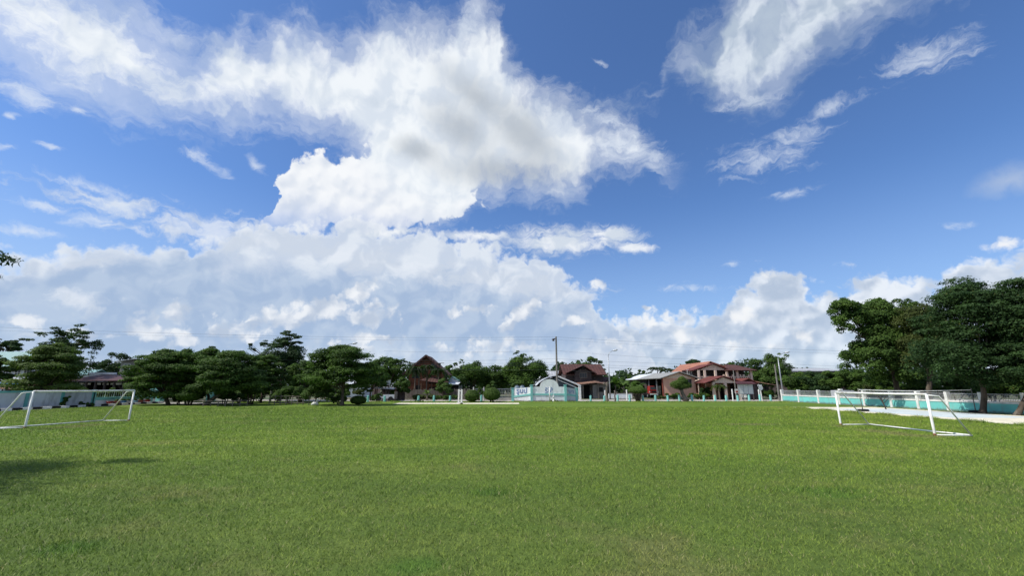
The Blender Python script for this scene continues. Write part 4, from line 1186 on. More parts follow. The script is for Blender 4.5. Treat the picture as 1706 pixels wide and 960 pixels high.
# upper front gable
x0, x1, xr = X(1161, Y), X(1213, Y), X(1191, Y)
ze, zr = zz(617, Y), zz(607.5, Y)
mb = MB()
mb.hexa([(x0 + .5, Y - .1, ze), (x1, Y - .1, ze), (xr, Y - .1, zr)], [(x0 + .5, Y + .1, ze), (x1, Y + .1, ze), (xr, Y + .1, zr)])
mb.build('gable_wall', M['peach'], r)
roof_gable_y(x0, x1, Y, Y + 4, ze, xr, zr, .7, .5).build('roof', M['roof_red_y'], r)
# right wing hip roof
wx0, wx1 = X(1213, Y), X(1253, Y)
hip_roof(wx0, wx1, Y - .5, Y + 6, zz(617.5, Y), zz(608, Y + 3), .6).build('roof', M['roof_red'], r)
# floors
MB().box(X(1162, Y), X(1253, Y), Y - .6, Y + 6, zz(637.5, Y), zz(633.5, Y)).build('balcony_floor', M['peach'], r)
MB().box(X(1163, Y), X(1250, Y), Y + 1.6, Y + 1.8, zz(633.5, Y), zz(617.5, Y)).build('upper_wall', M['wood_dark'], r)
MB().box(X(1176, Y), X(1250, Y), Y + .6, Y + 6, 0, zz(637.6, Y)).build('lower_wall', M['pink'], r)
for q in (1164, 1174, 1192, 1211, 1228, 1251):
    MB().box(X(q, Y) - .17, X(q, Y) + .17, Y - .55, Y - .21, zz(633.5, Y), zz(617.3, Y)).build('column', M['peach'], r)
spans = ((1165, 1173), (1175, 1191), (1193, 1210), (1212, 1227), (1229, 1250))
for k, (a, b) in enumerate(spans):
    mb = MB(); xa, xb = X(a, Y) + .12, X(b, Y) - .12
    mb.box(xa, xb, Y - .48, Y - .34, zz(628.6, Y), zz(627.4, Y)); mb.box(xa, xb, Y - .48, Y - .34, zz(633.4, Y), zz(632.4, Y))
    nb = max(3, int((xb - xa) / .28))
    for i in range(nb):
        xq = xa + (xb - xa) * (i + .5) / nb
        mb.box(xq - .05, xq + .05, Y - .44, Y - .38, zz(632.4, Y), zz(628.6, Y))
    mb.build('balustrade', M['peach'], r)
for a in (1205, 1211.5, 1220, 1232.5, 1238, 1246.5):
    MB().box(X(a, Y), X(a + 2.6, Y), Y - .3, Y - .1, zz(627.5, Y), zz(624.3, Y)).build('laundry', M['peach'], r)
# porch gable
x0, x1, xr = X(1176, Y - 6), X(1236, Y - 6), X(1207, Y - 6)
ze, zr = zz(638.5, Y - 6), zz(628.8, Y - 6)
MB().hexa([(x0 + 1.1, Y - 5.7, ze), (x1 - .4, Y - 5.7, ze), (xr, Y - 5.7, zr)], [(x0 + 1.1, Y - 5.5, ze), (x1 - .4, Y - 5.5, ze), (xr, Y - 5.5, zr)]).build('gable_wall', M['peach'], r)
roof_gable_y(x0 + .3, x1, Y - 5.6, Y - 1.2, ze, xr, zr, .5, .5).build('roof', M['roof_red_y'], r)
for q in (1190.5, 1210, 1233):
    MB().box(X(q, Y - 6) - .18, X(q, Y - 6) + .18, Y - 5.75, Y - 5.4, 0, ze).build('column', M['peach'], r)
MB().box(X(1197, Y), X(1209, Y), Y + .52, Y + .6, 0, zz(642, Y)).build('door', M['dark'], r)
MB().slab([(X(1158, Y), Y - 3, zz(639, Y - 3)), (X(1183, Y), Y - 3, zz(639, Y - 3)), (X(1181, Y), Y - .61, zz(635.5, Y)), (X(1158, Y), Y - .61, zz(635.5, Y))], .1).build('awning', M['roof_orange'], r)
for q in (1164, 1176): MB().box(X(q, Y - 3) - .06, X(q, Y - 3) + .06, Y - 2.9, Y - 2.78, 0, zz(639.8, Y - 3)).build('post', M['peach'], r)
# small right roof
x0, x1, xr = X(1232, Y - 4), X(1258, Y - 4), X(1246, Y - 4)
roof_gable_y(x0, x1, Y - 4, Y - 1, zz(639, Y - 4), xr, zz(632.5, Y - 4), .4, .5).build('roof', M['roof_red_y'], r)
MB().box(X(1232, Y - 4), X(1262, Y - 4), Y - 3.9, Y - .65, 0, zz(640.5, Y - 4)).build('lower_wall', M['wood_dark'], r)
MB().slab([(X(1256, Y), Y - 4.5, zz(640, Y - 4.5)), (X(1268, Y), Y - 4.5, zz(642, Y - 4.5)), (X(1268, Y), Y - .5, zz(638, Y)), (X(1254, Y), Y - .5, zz(635, Y))], .08).build('side_roof', M['roof_rust'], r)

Y = 104
r = thing('long_warehouse', 'long low warehouse with pale grey roof beyond the trees at right', 'building', (X(1360, Y), Y, 0))
x0, x1 = X(1322, Y), X(1408, Y)
MB().box(x0, x1, Y, Y + 14, 0, zz(618, Y)).build('wall', M['wood_dark'], r)
MB().slab([(x0 - .6, Y - .6, zz(619, Y)), (x1 + .6, Y - .6, zz(618, Y)), (x1 + .6, Y + 9, zz(613.5, Y + 9)), (X(1355, Y), Y + 9, zz(614.5, Y + 9))], .15).build('roof', M['roof_greyx'], r)
Y = 62
r = thing('concrete_shrine', 'small grey stepped concrete block with a white tip behind the right fence', 'shrine', (X(1410, Y), Y, 0))
MB().box(X(1399, Y), X(1421, Y), Y, Y + 2, 0, zz(651, Y)).build('base', M['wall_grey'], r)
MB().box(X(1401, Y), X(1405, Y), Y + .3, Y + .8, zz(651, Y), zz(648.5, Y)).build('finial', M['white'], r)

# ------------------------------------------------------------------ left boundary: wall, kerb, flower pots, gate pillars
WX = -46.3
WH = 1.72
r = thing('boundary_wall', 'weathered white boundary wall with teal coping and pilasters along the left', 'wall', (WX, 35, 0))
MB().box(WX - .1, WX + .1, 6, 48.7, 0, WH - .16).build('wall', M['wall_grey'], r)
MB().box(WX - .14, WX + .14, 6, 48.7, WH - .16, WH).build('coping', M['old_teal'], r)
for y in np.arange(9.0, 48.8, 3.3):
    MB().box(WX - .16, WX + .17, y - .15, y + .15, 0, WH - .165).build('pilaster', M['old_teal'], r)
r = thing('railed_wall', 'low white wall with teal rail band and metal railing ending at the gate', 'wall', (WX, 53, 0))
MB().box(WX - .1, WX + .1, 48.9, 57.2, 0, .62).build('wall', M['wall_white'], r)
MB().box(WX - .13, WX + .13, 48.9, 57.2, .62, .92).build('coping', M['teal'], r)
mb = MB(); mb.tube([(WX, 48.9, 1.68), (WX, 57.2, 1.68)], .03, 6)
for y in np.arange(49.0, 57.2, .28): mb.tube([(WX, y, .9), (WX, y, 1.68)], .011 if round((y - 49) / .28) % 4 else .03, 5)
mb.build('railing', M['white'], r)
MB().box(WX - .17, WX + .17, 48.6, 48.9, 0, WH + .05).build('post', M['teal'], r)
MB().box(WX - .16, WX + .16, 56.4, 56.7, 0, WH + .1).build('post', M['teal'], r)

def gate_pillar(x, y, label, h=2.25):
    t = thing('gate_pillar', label, 'pillar', (x, y, 0), 'teal gate pillars')
    MB().box(x - .42, x + .42, y - .35, y + .35, 0, h - .25).build('shaft', M['teal'], t)
    mb = MB()
    for i in range(4): mb.box(x - .46 + i * .02, x - .42 + .1, y - .38, y + .38, .3 + i * .45, .48 + i * .45)
    mb.build('moulding', M['teal'], t)
    MB().box(x - .5, x + .5, y - .42, y + .42, h - .25, h - .1).build('cap', M['teal'], t)
    MB().lathe((x, y, h - .1), [(.3, 0), (.22, .08), (.05, .16)], 12).build('finial', M['teal'], t, True)
gate_pillar(X(269, 57.8), 57.8, 'teal gate pillar at the end of the railed wall')
gate_pillar(X(355, 60.5), 60.5, 'teal gate pillar between tree trunk and dark clipped bush', 2.5)

# striped kerb: every stone its own block of one kerb
mb = MB()
KX = -44.9
for i in range(62):
    y = 4.0 + i * .85
    mb.box(KX - .18, KX + .18, y, y + .84, 0, .24, 0 if i % 2 else 1)
kb = mb.build('kerb', [M['white'], M['black']]); kb['kind'] = 'structure'

def plant_leaves(parent, c, r, n, ls, leaf, rng, up=0.4):
    d = unit(rng, n); d[:, 2] = np.abs(d[:, 2])
    C = np.array(c) + d * r * (0.5 + 0.5 * rng.random(n))[:, None]
    return leaves_object('plant', C, d + unit(rng, n) * .5 + np.array([0, 0, up]), ls, rng.uniform(.1, .9, n), L[leaf], parent, rng=rng)

pots = [(184, 'red_paint', 'dark red square pot first beside the goal post, no plant', False), (195, 'brick_paint', 'brick red pot with a low plant second in the kerb row', True),
        (206, 'blue_paint', 'blue pot left of the white pot', True), (213.5, 'white', 'white pot with green plant in the kerb row', True), (225, 'sky_paint', 'pale blue pot just right of the goal post', True),
        (235, 'brick_paint', 'wide brick red pot between the pale blue pot and the last pot', True), (246, 'red_paint', 'last red pot with bushy plant nearest the gate pillar', True)]
for i, (px, mt, lab, pl) in enumerate(pots):
    # the pots stand on the planting strip behind the kerb, at the depth where the line of sight meets it
    t_ = (WX + .62) / ((px - 853) / FPX); y = t_ * (math.cos(PITCH) + 0.26 * math.sin(PITCH))
    x = WX + .62
    p = thing('flower_pot', lab, 'flower pot', (x, y, 0), 'painted pots along the left wall')
    MB().lathe((x, y, 0), [(.24, 0), (.24, .10), (.2, .14), (.32, .38), (.36, .42), (.34, .46), (.28, .46), (.28, .40)], 14).build('pot', M[mt], p, True)
    MB().lathe((x, y, 0), [(.38, 0.0), (.38, .09), (.2, .1)], 14).build('saucer', M[mt if i % 2 else 'white'], p, True)
    if pl: plant_leaves(p, (x, y, .46), .24, 160, .14, 'mid', np.random.default_rng(i))
bush('bush', 'dark leafy bush against the left wall under the goal crossbar', 110, 45.4, 9, 659, 'dark', 1500, .16, 31, ncl=8)
for i, (px, lab) in enumerate(((134, 'low dark planting clump on left of the two beside the kerb'), (154, 'low dark planting clump nearer the red pot'))):
    bush('bush', lab, px, 47.2, 9, 669.5, 'dark', 800, .14, 40 + i, ncl=6, group='low clumps by the kerb')

# ------------------------------------------------------------------ football goals
def goal(label, A, B, Ab, Bb, h=1.82, name='football_goal'):
    """A, B feet of the two uprights; Ab, Bb feet of the back stays"""
    t = thing(name, label, 'football goal', ((A[0] + B[0]) / 2, (A[1] + B[1]) / 2, 0), 'white football goals')
    top = lambda P: (P[0], P[1], h)
    for P, sg in ((A, 1), (B, -1)):
        u = MB().tube([(P[0], P[1], -.05), (P[0], P[1], .1), (P[0], P[1], h)], .052, 12).build('upright', M['goal_white'], t, True)
        MB().tube([(P[0], P[1], .0), (P[0], P[1], .11)], [.058, .055], 12).build('rust_band', M['rust'], u, True)
    MB().tube([top(A), Vector(top(A)).lerp(Vector(top(B)), .5) - Vector((0, 0, .012)), top(B)], .052, 12).build('crossbar', M['goal_white'], t, True)
    for P, Q in ((A, Ab), (B, Bb)):
        d = Vector((Q[0] - P[0], Q[1] - P[1], 0)); k = .42 / d.length
        j = Vector((P[0], P[1], h - .07)) + d * k
        MB().tube([(P[0], P[1], h - .03), tuple(j), (Q[0], Q[1], .03)], .032, 10).build('stay', M['goal_white'], t, True)
        MB().tube([(P[0], P[1], .05), (Q[0], Q[1], .06)], .032, 8).build('side_bar', M['goal_white'], t, True)
    MB().tube([(Ab[0], Ab[1], .075), ((Ab[0] + Bb[0]) / 2, (Ab[1] + Bb[1]) / 2, .06), (Bb[0], Bb[1], .075)], .036, 10).build('ground_bar', M['goal_white'], t, True)
    return t
goal('white pipe football goal without net near the left kerb', gp(41, 715), gp(214, 702.4), gp(-18, 717), gp(170, 702.9), 1.9)
goal('white pipe football goal without net on the right beside the court', gp(1401, 709.5), gp(1558, 727), gp(1449, 709.5), gp(1620, 729), 1.81)

# ------------------------------------------------------------------ right boundary: turquoise wall with white posts and railing
RX = 39.4
r = thing('fence_wall', 'turquoise low wall with white posts and grey railing along the right', 'fence', (RX, 50, 0))
ys = [64.2, 60.5, 56.6, 53.0, 49.3, 45.8, 42.8, 39.9, 37.0, 33.9, 30.8, 27.7, 24.6, 21.5]
MB().box(RX - .09, RX + .09, 18, 64.2, 0, .78).build('wall', M['teal_wall'], r)
MB().box(RX - .13, RX + .13, 18, 64.2, .78, .93).build('coping', M['white'], r)
for y in ys:
    MB().box(RX - .17, RX + .17, y - .13, y + .13, -.02, 1.66).build('post', M['white'], r)
for a, b in zip(ys[1:], ys[:-1]):
    mb = MB()
    mb.box(RX - .02, RX + .02, a + .14, b - .14, 1.5, 1.55); mb.box(RX - .02, RX + .02, a + .14, b - .14, 1.0, 1.04)
    n_ = int((b - a - .3) / .115)
    for i in range(n_):
        y = a + .2 + (b - a - .4) * i / (n_ - 1)
        mb.box(RX - .012, RX + .012, y - .012, y + .012, 1.04, 1.5)
    mb.build('railing', M['rail'], r)

# ------------------------------------------------------------------ painted wall in the middle
Y = 63.2
r = thing('painted_wall', 'white painted wall with round arched top, teal posts and faded blue writing', 'wall', (X(908, Y), Y, 0))
zt = zz(644.8, Y); zend = zz(648.6, Y)
xa, xb, xc, xd = X(854, Y), X(885.5, Y), X(941.5, Y), X(961.5, Y)
ac, ar = X(915, Y), X(930.5, Y) - X(915, Y)
prof = [(xb, 0), (xc, 0), (xc, zt)]
for i in range(0, 25):
    a = math.pi * i / 24
    prof.append((ac + ar * math.cos(a), zt + (zz(632.2, Y) - zt) * math.sin(a)))
prof.append((xb, zt))
MB().hexa([(x, Y - .09, z) for x, z in prof], [(x, Y + .09, z) for x, z in prof]).build('centre_panel', M['wall_white'], r)
yb = Y + .9
MB().hexa([(xa, yb - .08, 0), (xb, Y - .08, 0), (xb, Y + .08, 0), (xa, yb + .08, 0)], [(xa, yb - .08, zend), (xb, Y - .08, zt - .03), (xb, Y + .08, zt - .03), (xa, yb + .08, zend)]).build('wing', M['wall_white'], r)
MB().hexa([(xc, Y - .08, 0), (xd, yb - .08, 0), (xd, yb + .08, 0), (xc, Y + .08, 0)], [(xc, Y - .08, zt - .03), (xd, yb - .08, zend), (xd, yb + .08, zend), (xc, Y + .08, zt - .03)]).build('wing', M['wall_grey'], r)
zm, zm2 = zz(657.6, Y), zz(662.0, Y)
mb = MB()
mb.box(xb + .02, xc - .02, Y - .14, Y - .085, zm - .12, zm + .12)
mb.hexa([(xa, yb - .14, zm2 - .1), (xb, Y - .14, zm - .1), (xb, Y - .082, zm - .1), (xa, yb - .082, zm2 - .1)], [(xa, yb - .14, zm2 + .14), (xb, Y - .14, zm + .14), (xb, Y - .082, zm + .14), (xa, yb - .082, zm2 + .14)])
mb.hexa([(xc, Y - .14, zm - .1), (xd, yb - .14, zm2 + .02), (xd, yb - .082, zm2 + .02), (xc, Y - .082, zm - .1)], [(xc, Y - .14, zm + .14), (xd, yb - .14, zm2 + .24), (xd, yb - .082, zm2 + .24), (xc, Y - .082, zm + .14)])
mb.build('band', M['teal'], r)
for (x_, y_, h_) in ((xa, yb, zend + .1), (xb, Y, zt + .22), (xc, Y, zt + .22), (xd, yb, zend + .1)):
    p = MB().box(x_ - .17, x_ + .17, y_ - .2, y_ + .16, 0, h_).build('post', M['teal'], r)
    MB().box(x_ - .21, x_ + .21, y_ - .24, y_ + .2, h_, h_ + .07).build('cap', M['teal'], p)

def lettering(txt, x, y, z, size, rz, parent, mat, name='lettering'):
    c = bpy.data.curves.new(name, 'FONT')
    c.body = txt; c.size = size; c.extrude = 0.006; c.align_x = 'CENTER'; c.offset = 0.012 * size
    c.materials.append(mat)
    o = bpy.data.objects.new(name, c); COL.objects.link(o)
    off = origin(parent)
    o.parent = parent
    o.location = (x - off.x, y - off.y, z - off.z); o.rotation_euler = (math.pi / 2, 0, rz)
    return o
ang = math.atan2(-.9, xb - xa)
lettering('รูบป', (xa + xb) / 2 - .05, (Y + yb) / 2 - .098 / math.cos(ang), zz(655.2, Y), .98, ang, r, M['blue_letter'])
lettering('รู้ไช้', ac - .05, Y - .098, zz(655.0, Y), .92, 0, r, M['blue_letter'])
lettering('วิชา', (xc + xd) / 2, (Y + yb) / 2 - .098, zz(656.2, Y), .72, math.atan2(.9, xd - xc), r, M['blue_letter'])

p = thing('white_post', 'slim white post standing in front of the painted wall', 'post', (X(915.5, 62.6), 62.6, 0))
MB().tube([(X(915.5, 62.6), 62.6, 0), (X(915.5, 62.6), 62.6, zz(645.5, 62.6))], .09, 10).build('shaft', M['white'], p, True)
MB().lathe((X(915.5, 62.6), 62.6, zz(645.5, 62.6)), [(.11, 0), (.11, .05), (.04, .08)], 10).build('cap', M['white'], p, True)
xs_ = X(921.5, 62.7)
p = thing('garden_statue', 'small white figure statue at the foot of the painted wall', 'statue', (xs_, 62.7, 0))
MB().lathe((xs_, 62.7, 0), [(.22, 0), (.22, .14), (.15, .16), (.17, .4), (.12, .52), (.17, .58), (.15, .72), (.09, .8), (.06, .84), (.1, .92), (.09, .98), (.03, 1.03)][:], 12).build('figure', M['white'], p, True)
for i, (q, lab) in enumerate(((918.4, 'tiny dark weed clump left of the white statue'), (924.8, 'tiny dark weed clump just right of the white statue'), (928.8, 'tiny dark weed clump farther right of the white statue'))):
    bush('weed', lab, q, 62.6, 2.0, 666.0, 'dark', 160, .12, 60 + i, ncl=3, group='weeds at the painted wall', cat='weed')
for i, (q, lab) in enumerate(((861.6, 'round blue grey water jar above the wall, the left one of two'), (870.2, 'round blue grey water jar above the wall, the right one of two'))):
    x_, y_ = X(q, 66), 66.2
    p = thing('water_jar', lab, 'water jar', (x_, y_, 0), 'water jars behind the painted wall')
    MB().lathe((x_, y_, 0), [(.35, 0), (.42, .1), (.5, .9), (.52, 1.5), (.44, 1.95), (.26, 2.12), (.05, 2.2)], 18).build('jar', M['jar'], p, True)
    MB().lathe((x_, y_, 2.12), [(.27, 0), (.27, .08), (.04, .14)], 14).build('lid', M['jar'], p, True)
Y = 68
p = thing('gate_post', 'white square gate post right of the painted wall', 'post', (X(965.5, Y), Y, 0))
MB().box(X(965.5, Y) - .18, X(965.5, Y) + .18, Y - .18, Y + .18, 0, zz(643.5, Y)).build('shaft', M['white'], p)
MB().box(X(965.5, Y) - .22, X(965.5, Y) + .22, Y - .22, Y + .22, zz(643.5, Y), zz(642.7, Y)).build('cap', M['white'], p)

# ------------------------------------------------------------------ teal bollards along the far edge
bo = [613, 641, 697, 723, 750, 802, 984, 1007, 1029, 1049, 1071, 1092, 1112.5, 1132, 1153, 1172.5, 1191.5, 1210, 1229, 1248, 1266, 1284]
near_ = {613: 'beside the round dark bush', 641: 'in front of the grey cart', 697: 'left of the young banana plant', 723: 'right of the young banana plant', 750: 'left of the white ball court posts',
         802: 'between the two clipped round shrubs', 984: 'before the dark timber house doorway', 1007: 'against the tall tree stump', 1029: 'right of the pale forked stump', 1049: 'left of the mushroom shaped shrub',
         1071: 'right of the mushroom shaped shrub', 1092: 'in front of the red truck', 1112.5: 'below the left edge of the pink garage wall', 1132: 'just left of the topiary tree trunk',
         1153: 'just right of the topiary tree trunk', 1172.5: 'before the hedge of the pink house', 1191.5: 'under the left porch column', 1210: 'under the middle porch column', 1229: 'below the dark pole with the notice',
         1248: 'under the glazed notice board', 1266: 'beside the round white sign', 1284: 'last on the right near the turquoise wall'}
first = None
for i, px in enumerate(bo):
    Yb = 60.8 + (px - 613) / (1284 - 613) * 4.4
    x_ = X(px, Yb, 664)
    lab = 'short teal bollard ' + near_[px]
    if first is None:
        first = thing('bollard', lab, 'bollard', (x_, Yb, 0), 'teal bollards along the far edge of the field')
        MB().tube([(x_, Yb, -.05), (x_, Yb, .80)], .15, 14).build('shaft', M['teal'], first, False)
        MB().lathe((x_, Yb, .80), [(.155, 0), (.13, .04), (.05, .07)], 14).build('cap', M['teal'], first, True)
    else:
        b_ = copy_thing(first, (x_, Yb, 0), lab)
        rg = random.Random(i); b_.rotation_euler = (rg.uniform(-.03, .03), rg.uniform(-.03, .03), rg.uniform(0, 3)); b_.scale = (1, 1, rg.uniform(.93, 1.06))

# ------------------------------------------------------------------ ball court posts
Y = 57.0
p = thing('net_posts', 'pair of white court posts joined near the top on the sand strip', 'court posts', (X(767, Y), Y, 0))
for q in (764.8, 769.5):
    MB().box(X(q, Y) - .1, X(q, Y) + .1, Y - .06, Y + .06, 0, zz(649, Y)).build('post', M['white'], p)
MB().box(X(764.8, Y) + .101, X(769.5, Y) - .101, Y - .05, Y + .05, zz(652.5, Y), zz(651.0, Y)).build('crosspiece', M['white'], p)
MB().box(X(762, Y), X(771.5, Y), Y - .3, Y + .3, 0, .09).build('base', M['white'], p)
bush('weed', 'low green tuft growing at the edge of the sand strip', 768, 54.0, 6, 672.6, 'dark', 350, .10, 66, ncl=5, cat='weed')

# volleyball net on the right court
P1, P2 = (30.2, 38.2), (38.0, 36.4)
p = thing('volleyball_net', 'volleyball net with white top band on leaning dark poles at the right court', 'volleyball net', (34, 37.3, 0))
for (q, h_, ln) in ((P1, 1.95, (-.1, 0)), (P2, 2.0, (.05, 0))):
    po = MB().tube([(q[0], q[1], .05), (q[0] + ln[0], q[1] + ln[1], h_)], .035, 8).build('pole', M['pole'], p, True)
    MB().lathe((q[0], q[1], 0.02), [(.42, 0), (.44, .1), (.38, .2), (.15, .22)], 18).build('base', M['rubber'], po, True)
a_, b_ = Vector((P1[0] - .1, P1[1], 1.86)), Vector((P2[0] + .05, P2[1], 1.86))
prev = a_
mb = MB()
for i in range(1, 13):
    t = i / 12; c_ = a_.lerp(b_, t) - Vector((0, 0, .10 * math.sin(math.pi * t)))
    mb.beam(prev, c_, .012, .07); prev = c_
mb.build('top_band', M['white'], p)
mb = MB()
for i in range(1, 60):
    t = i / 60; c_ = a_.lerp(b_, t) - Vector((0, 0, .10 * math.sin(math.pi * t)))
    mb.tube([c_, c_ - Vector((0, 0, .6))], .0022, 3, caps=False)
for j in range(1, 5):
    mb.tube([a_.lerp(b_, i / 12) - Vector((0, 0, .10 * math.sin(math.pi * i / 12) + .15 * j)) for i in range(13)], .0022, 3, caps=False)
mb.build('net', M['rail'], p)

# ------------------------------------------------------------------ street lamps and poles
def street_lamp(label, px, Y, top, arm_px, base_lean=0.0, dx=0.0):
    x_ = X(px, Y, 640)
    t = thing('street_lamp', label, 'street lamp', (x_, Y, 0), 'street lamps along the road')
    h_ = zz(top, Y)
    MB().tube([(x_, Y, 0), (x_ + dx * .5, Y, h_ * .5), (x_ + dx, Y, h_ - .9)], [.11, .09, .06], 10).build('pole', M['steel'], t, True)
    al = X(arm_px, Y, 585) - X(px, Y, 585)
    a = [(x_ + dx, Y, h_ - .9), (x_ + dx + al * .12, Y, h_ - .5), (x_ + dx + al * .4, Y, h_ - .2), (x_ + dx + al * .8, Y, h_)]
    MB().tube(a, .045, 8).build('arm', M['steel'], t, True)
    e = Vector(a[-1]); d = Vector((1 if al > 0 else -1, 0, .16)).normalized()
    MB().tube([e, e + d * .12, e + d * .5, e + d * .8], [.05, .13, .16, .05], 10).build('lamp_head', M['lamp_glass'], t, True)
    return t
street_lamp('grey curved arm street lamp right of the dark timber house', 1015.5, 71, 584.5, 1026)
street_lamp('street lamp whose curved arm rises above the layered tree', 561, 66, 573, 586)
street_lamp('street lamp rising behind the end of the turquoise wall', 1302, 70, 588, 1318)
p = bpy.data.objects

def utility_pole(label, px, Y, top, lean=0.0, arms=(), r0=.16, ins=True, stay=False, extra=True):
    x_ = X(px, Y, 655)
    t = thing('utility_pole', label, 'utility pole', (x_, Y, 0), 'utility poles along the road')
    h_ = zz(top, Y)
    MB().tube([(x_, Y, -.05), (x_ + lean, Y, h_)], [r0, r0 * .65], 8).build('pole', M['pole'], t)
    for z_ in arms:
        f = z_ / h_
        ar = MB().box(x_ + lean * f - .7, x_ + lean * f + .7, Y - .22, Y - .12, z_ - .06, z_ + .06).build('crossarm', M['steel'], t)
        for k in (-.6, 0, .6):
            MB().lathe((x_ + lean * f + k, Y - .17, z_ + .06), [(.03, 0), (.06, .05), (.03, .1), (.05, .14), (.02, .2)], 8).build('insulator', M['wood_brown'], ar, True)
    return t, x_, h_
up1, ux, uh = utility_pole('tall grey utility pole behind the painted wall with a transformer bracket on top', 928.5, 71, 561, 0, (), .19)
mb = MB(); mb.beam((ux, 71, uh - .2), (ux - .4, 71, uh - .45), .1, .1); mb.tube([(ux - .45, 71, uh - .75), (ux - .45, 71, uh - .35)], .17, 10); mb.beam((ux - .75, 71, uh - .5), (ux + .1, 71, uh - .4), .08, .08)
mb.build('bracket', M['wood_dark'], up1)
utility_pole('dark utility pole standing in front of the tall trees at left', 452, 62, 597, 0, (zz(606, 62),), .13)
utility_pole('short grey pole beside the end of the turquoise wall', 1297, 66, 607.5, 0, (), .14)
sg, sx, sh = utility_pole('thin dark pole carrying a red and white notice', 1226, 68.5, 617.5, 0, (), .10)
MB().box(X(1223, 68.3) - .05, X(1223, 68.3) + .55, 68.2, 68.24, zz(656, 68.3), zz(648.5, 68.3)).build('notice', M['white'], sg)
MB().box(X(1223, 68.3) + .08, X(1223, 68.3) + .42, 68.17, 68.195, zz(654.5, 68.3), zz(651.5, 68.3)).build('notice_print', M['red_paint'], sg)

def cable(label, pts, rad=.018, sag=.0):
    """a cable strung through points given as (px, py, depth), hanging a little between them"""
    P = [Vector((xx(a, b, y), y, zz(b, y))) for a, b, y in pts]
    Q = []
    for i in range(len(P) - 1):
        for k in range(12):
            t = k / 12
            Q.append(P[i].lerp(P[i + 1], t) - Vector((0, 0, sag * 4 * t * (1 - t))))
    Q.append(P[-1])
    o = MB().tube(Q, rad, 4).build('power_line', M['wire'])
    tag(o, label, 'power line', 'power lines above the road')
cable('uppermost power line crossing the whole sky, top one', [(-200, 536, 71), (420, 559, 71), (925.5, 561.5, 71), (1430, 586, 71), (1800, 590, 71)], .013, .25)
cable('power line close under the uppermost one', [(-200, 542, 71), (420, 563, 71), (926, 566, 71), (1430, 590.5, 71)], .009, .25)
cable('power line passing the pole above the red roof', [(640, 585, 71), (926, 584.5, 71), (1240, 602, 71), (1500, 612, 71)], .012, .25)
cable('power line just over the ridge of the red roof', [(640, 600, 71), (926, 598, 71), (1240, 608.5, 71), (1430, 614, 71)], .014, .2)
cable('fourth power line down the tall pole', [(660, 604, 71), (926, 604, 71), (1150, 612, 71)], .014, .2)
cable('fifth power line down the tall pole', [(660, 607, 71), (927, 608, 71), (1150, 616, 71)], .017, .2)
cable('lowest thick cable on the tall pole', [(560, 612, 71), (927, 616, 71), (1120, 622, 71)], .017, .25)
cable('cable strung before the trees from the pole at left', [(230, 598, 62), (458, 599, 62), (700, 606, 66)], .010, .2)

# ------------------------------------------------------------------ fences and yard things in the middle
Y = 70.5
r = thing('plank_fence', 'weathered grey brown plank fence in front of the timber house', 'fence', (X(720, Y), Y, 0))
mb = MB(); rg = random.Random(4)
x_ = X(672, Y)
while x_ < X(792, Y):
    w_ = rg.uniform(.10, .17); h_ = zz(648.5, Y) + rg.uniform(-.28, .06)
    mb.box(x_, x_ + w_, Y - .015, Y + .015, .05, h_); x_ += w_ + rg.uniform(.01, .06)
mb.build('planks', M['wood_grey'], r)
mb = MB(); mb.box(X(672, Y), X(792, Y), Y + .02, Y + .07, .5, .6); mb.box(X(672, Y), X(792, Y), Y + .02, Y + .07, 1.25, 1.35)
mb.build('rail', M['wood_brown'], r)
for q in range(672, 795, 17):
    MB().box(X(q, Y) - .06, X(q, Y) + .06, Y + .07, Y + .19, 0, zz(647.5, Y)).build('post', M['wood_brown'], r)
Y = 68
r = thing('bar_fence', 'grey upright bar fence between the clipped shrubs and the painted wall', 'fence', (X(822, Y), Y, 0))
mb = MB(); x_ = X(792, Y)
mb.box(x_, X(854, Y), Y - .02, Y + .02, zz(648.6, Y), zz(648.0, Y)); mb.box(x_, X(854, Y), Y - .02, Y + .02, .35, .39)
while x_ < X(853, Y): mb.box(x_, x_ + .045, Y - .02, Y + .02, .2, zz(648.4, Y)); x_ += .235
mb.build('bars', M['steel'], r)
MB().box(X(791, Y), X(854, Y), Y - .1, Y + .1, 0, .32).build('plinth', M['concrete'], r)
for q in (789, 806, 824): MB().box(X(q, Y) - .08, X(q, Y) + .08, Y - .12, Y + .08, 0, zz(645.3, Y)).build('post', M['white'], r)

def rail_fence(label, p0, p1, mat, h=.95, nrail=3, npost=10, seed=1):
    rg = random.Random(seed)
    r = thing('rail_fence', label, 'fence', (p0[0], p0[1], 0), 'post and rail fences under the trees')
    a = Vector((*p0, 0)); b = Vector((*p1, 0))
    for i in range(npost):
        p = a.lerp(b, i / (npost - 1)); MB().tube([(p.x, p.y, -.03), (p.x + rg.uniform(-.05, .05), p.y, h + rg.uniform(-.05, .15))], .045, 6).build('post', M[mat], r)
    for k in range(nrail):
        z_ = h * (k + .9) / nrail
        MB().tube([tuple(a + Vector((0, -.05, z_))), tuple(a.lerp(b, .5) + Vector((0, -.05, z_ + rg.uniform(-.05, .05)))), tuple(b + Vector((0, -.05, z_ + rg.uniform(-.04, .04))))], .03, 6).build('rail', M[mat], r)
    return r
rail_fence('low grey pole fence between two tree trunks under the left trees', (X(344, 48), 48), (X(416, 49), 49), 'wood_grey', .6, 2, 7, 3)
rail_fence('taller brown post and rail fence right of the clipped bushes', (X(452, 52), 52), (X(518, 51), 51), 'wood_grey', 1.0, 3, 8, 5)
p = thing('garden_ornament', 'small white bird shaped ornament on the grass beside the rail fence', 'ornament', (X(525, 50.5, 672), 50.5, 0))
x_ = X(524, 50.5, 672)
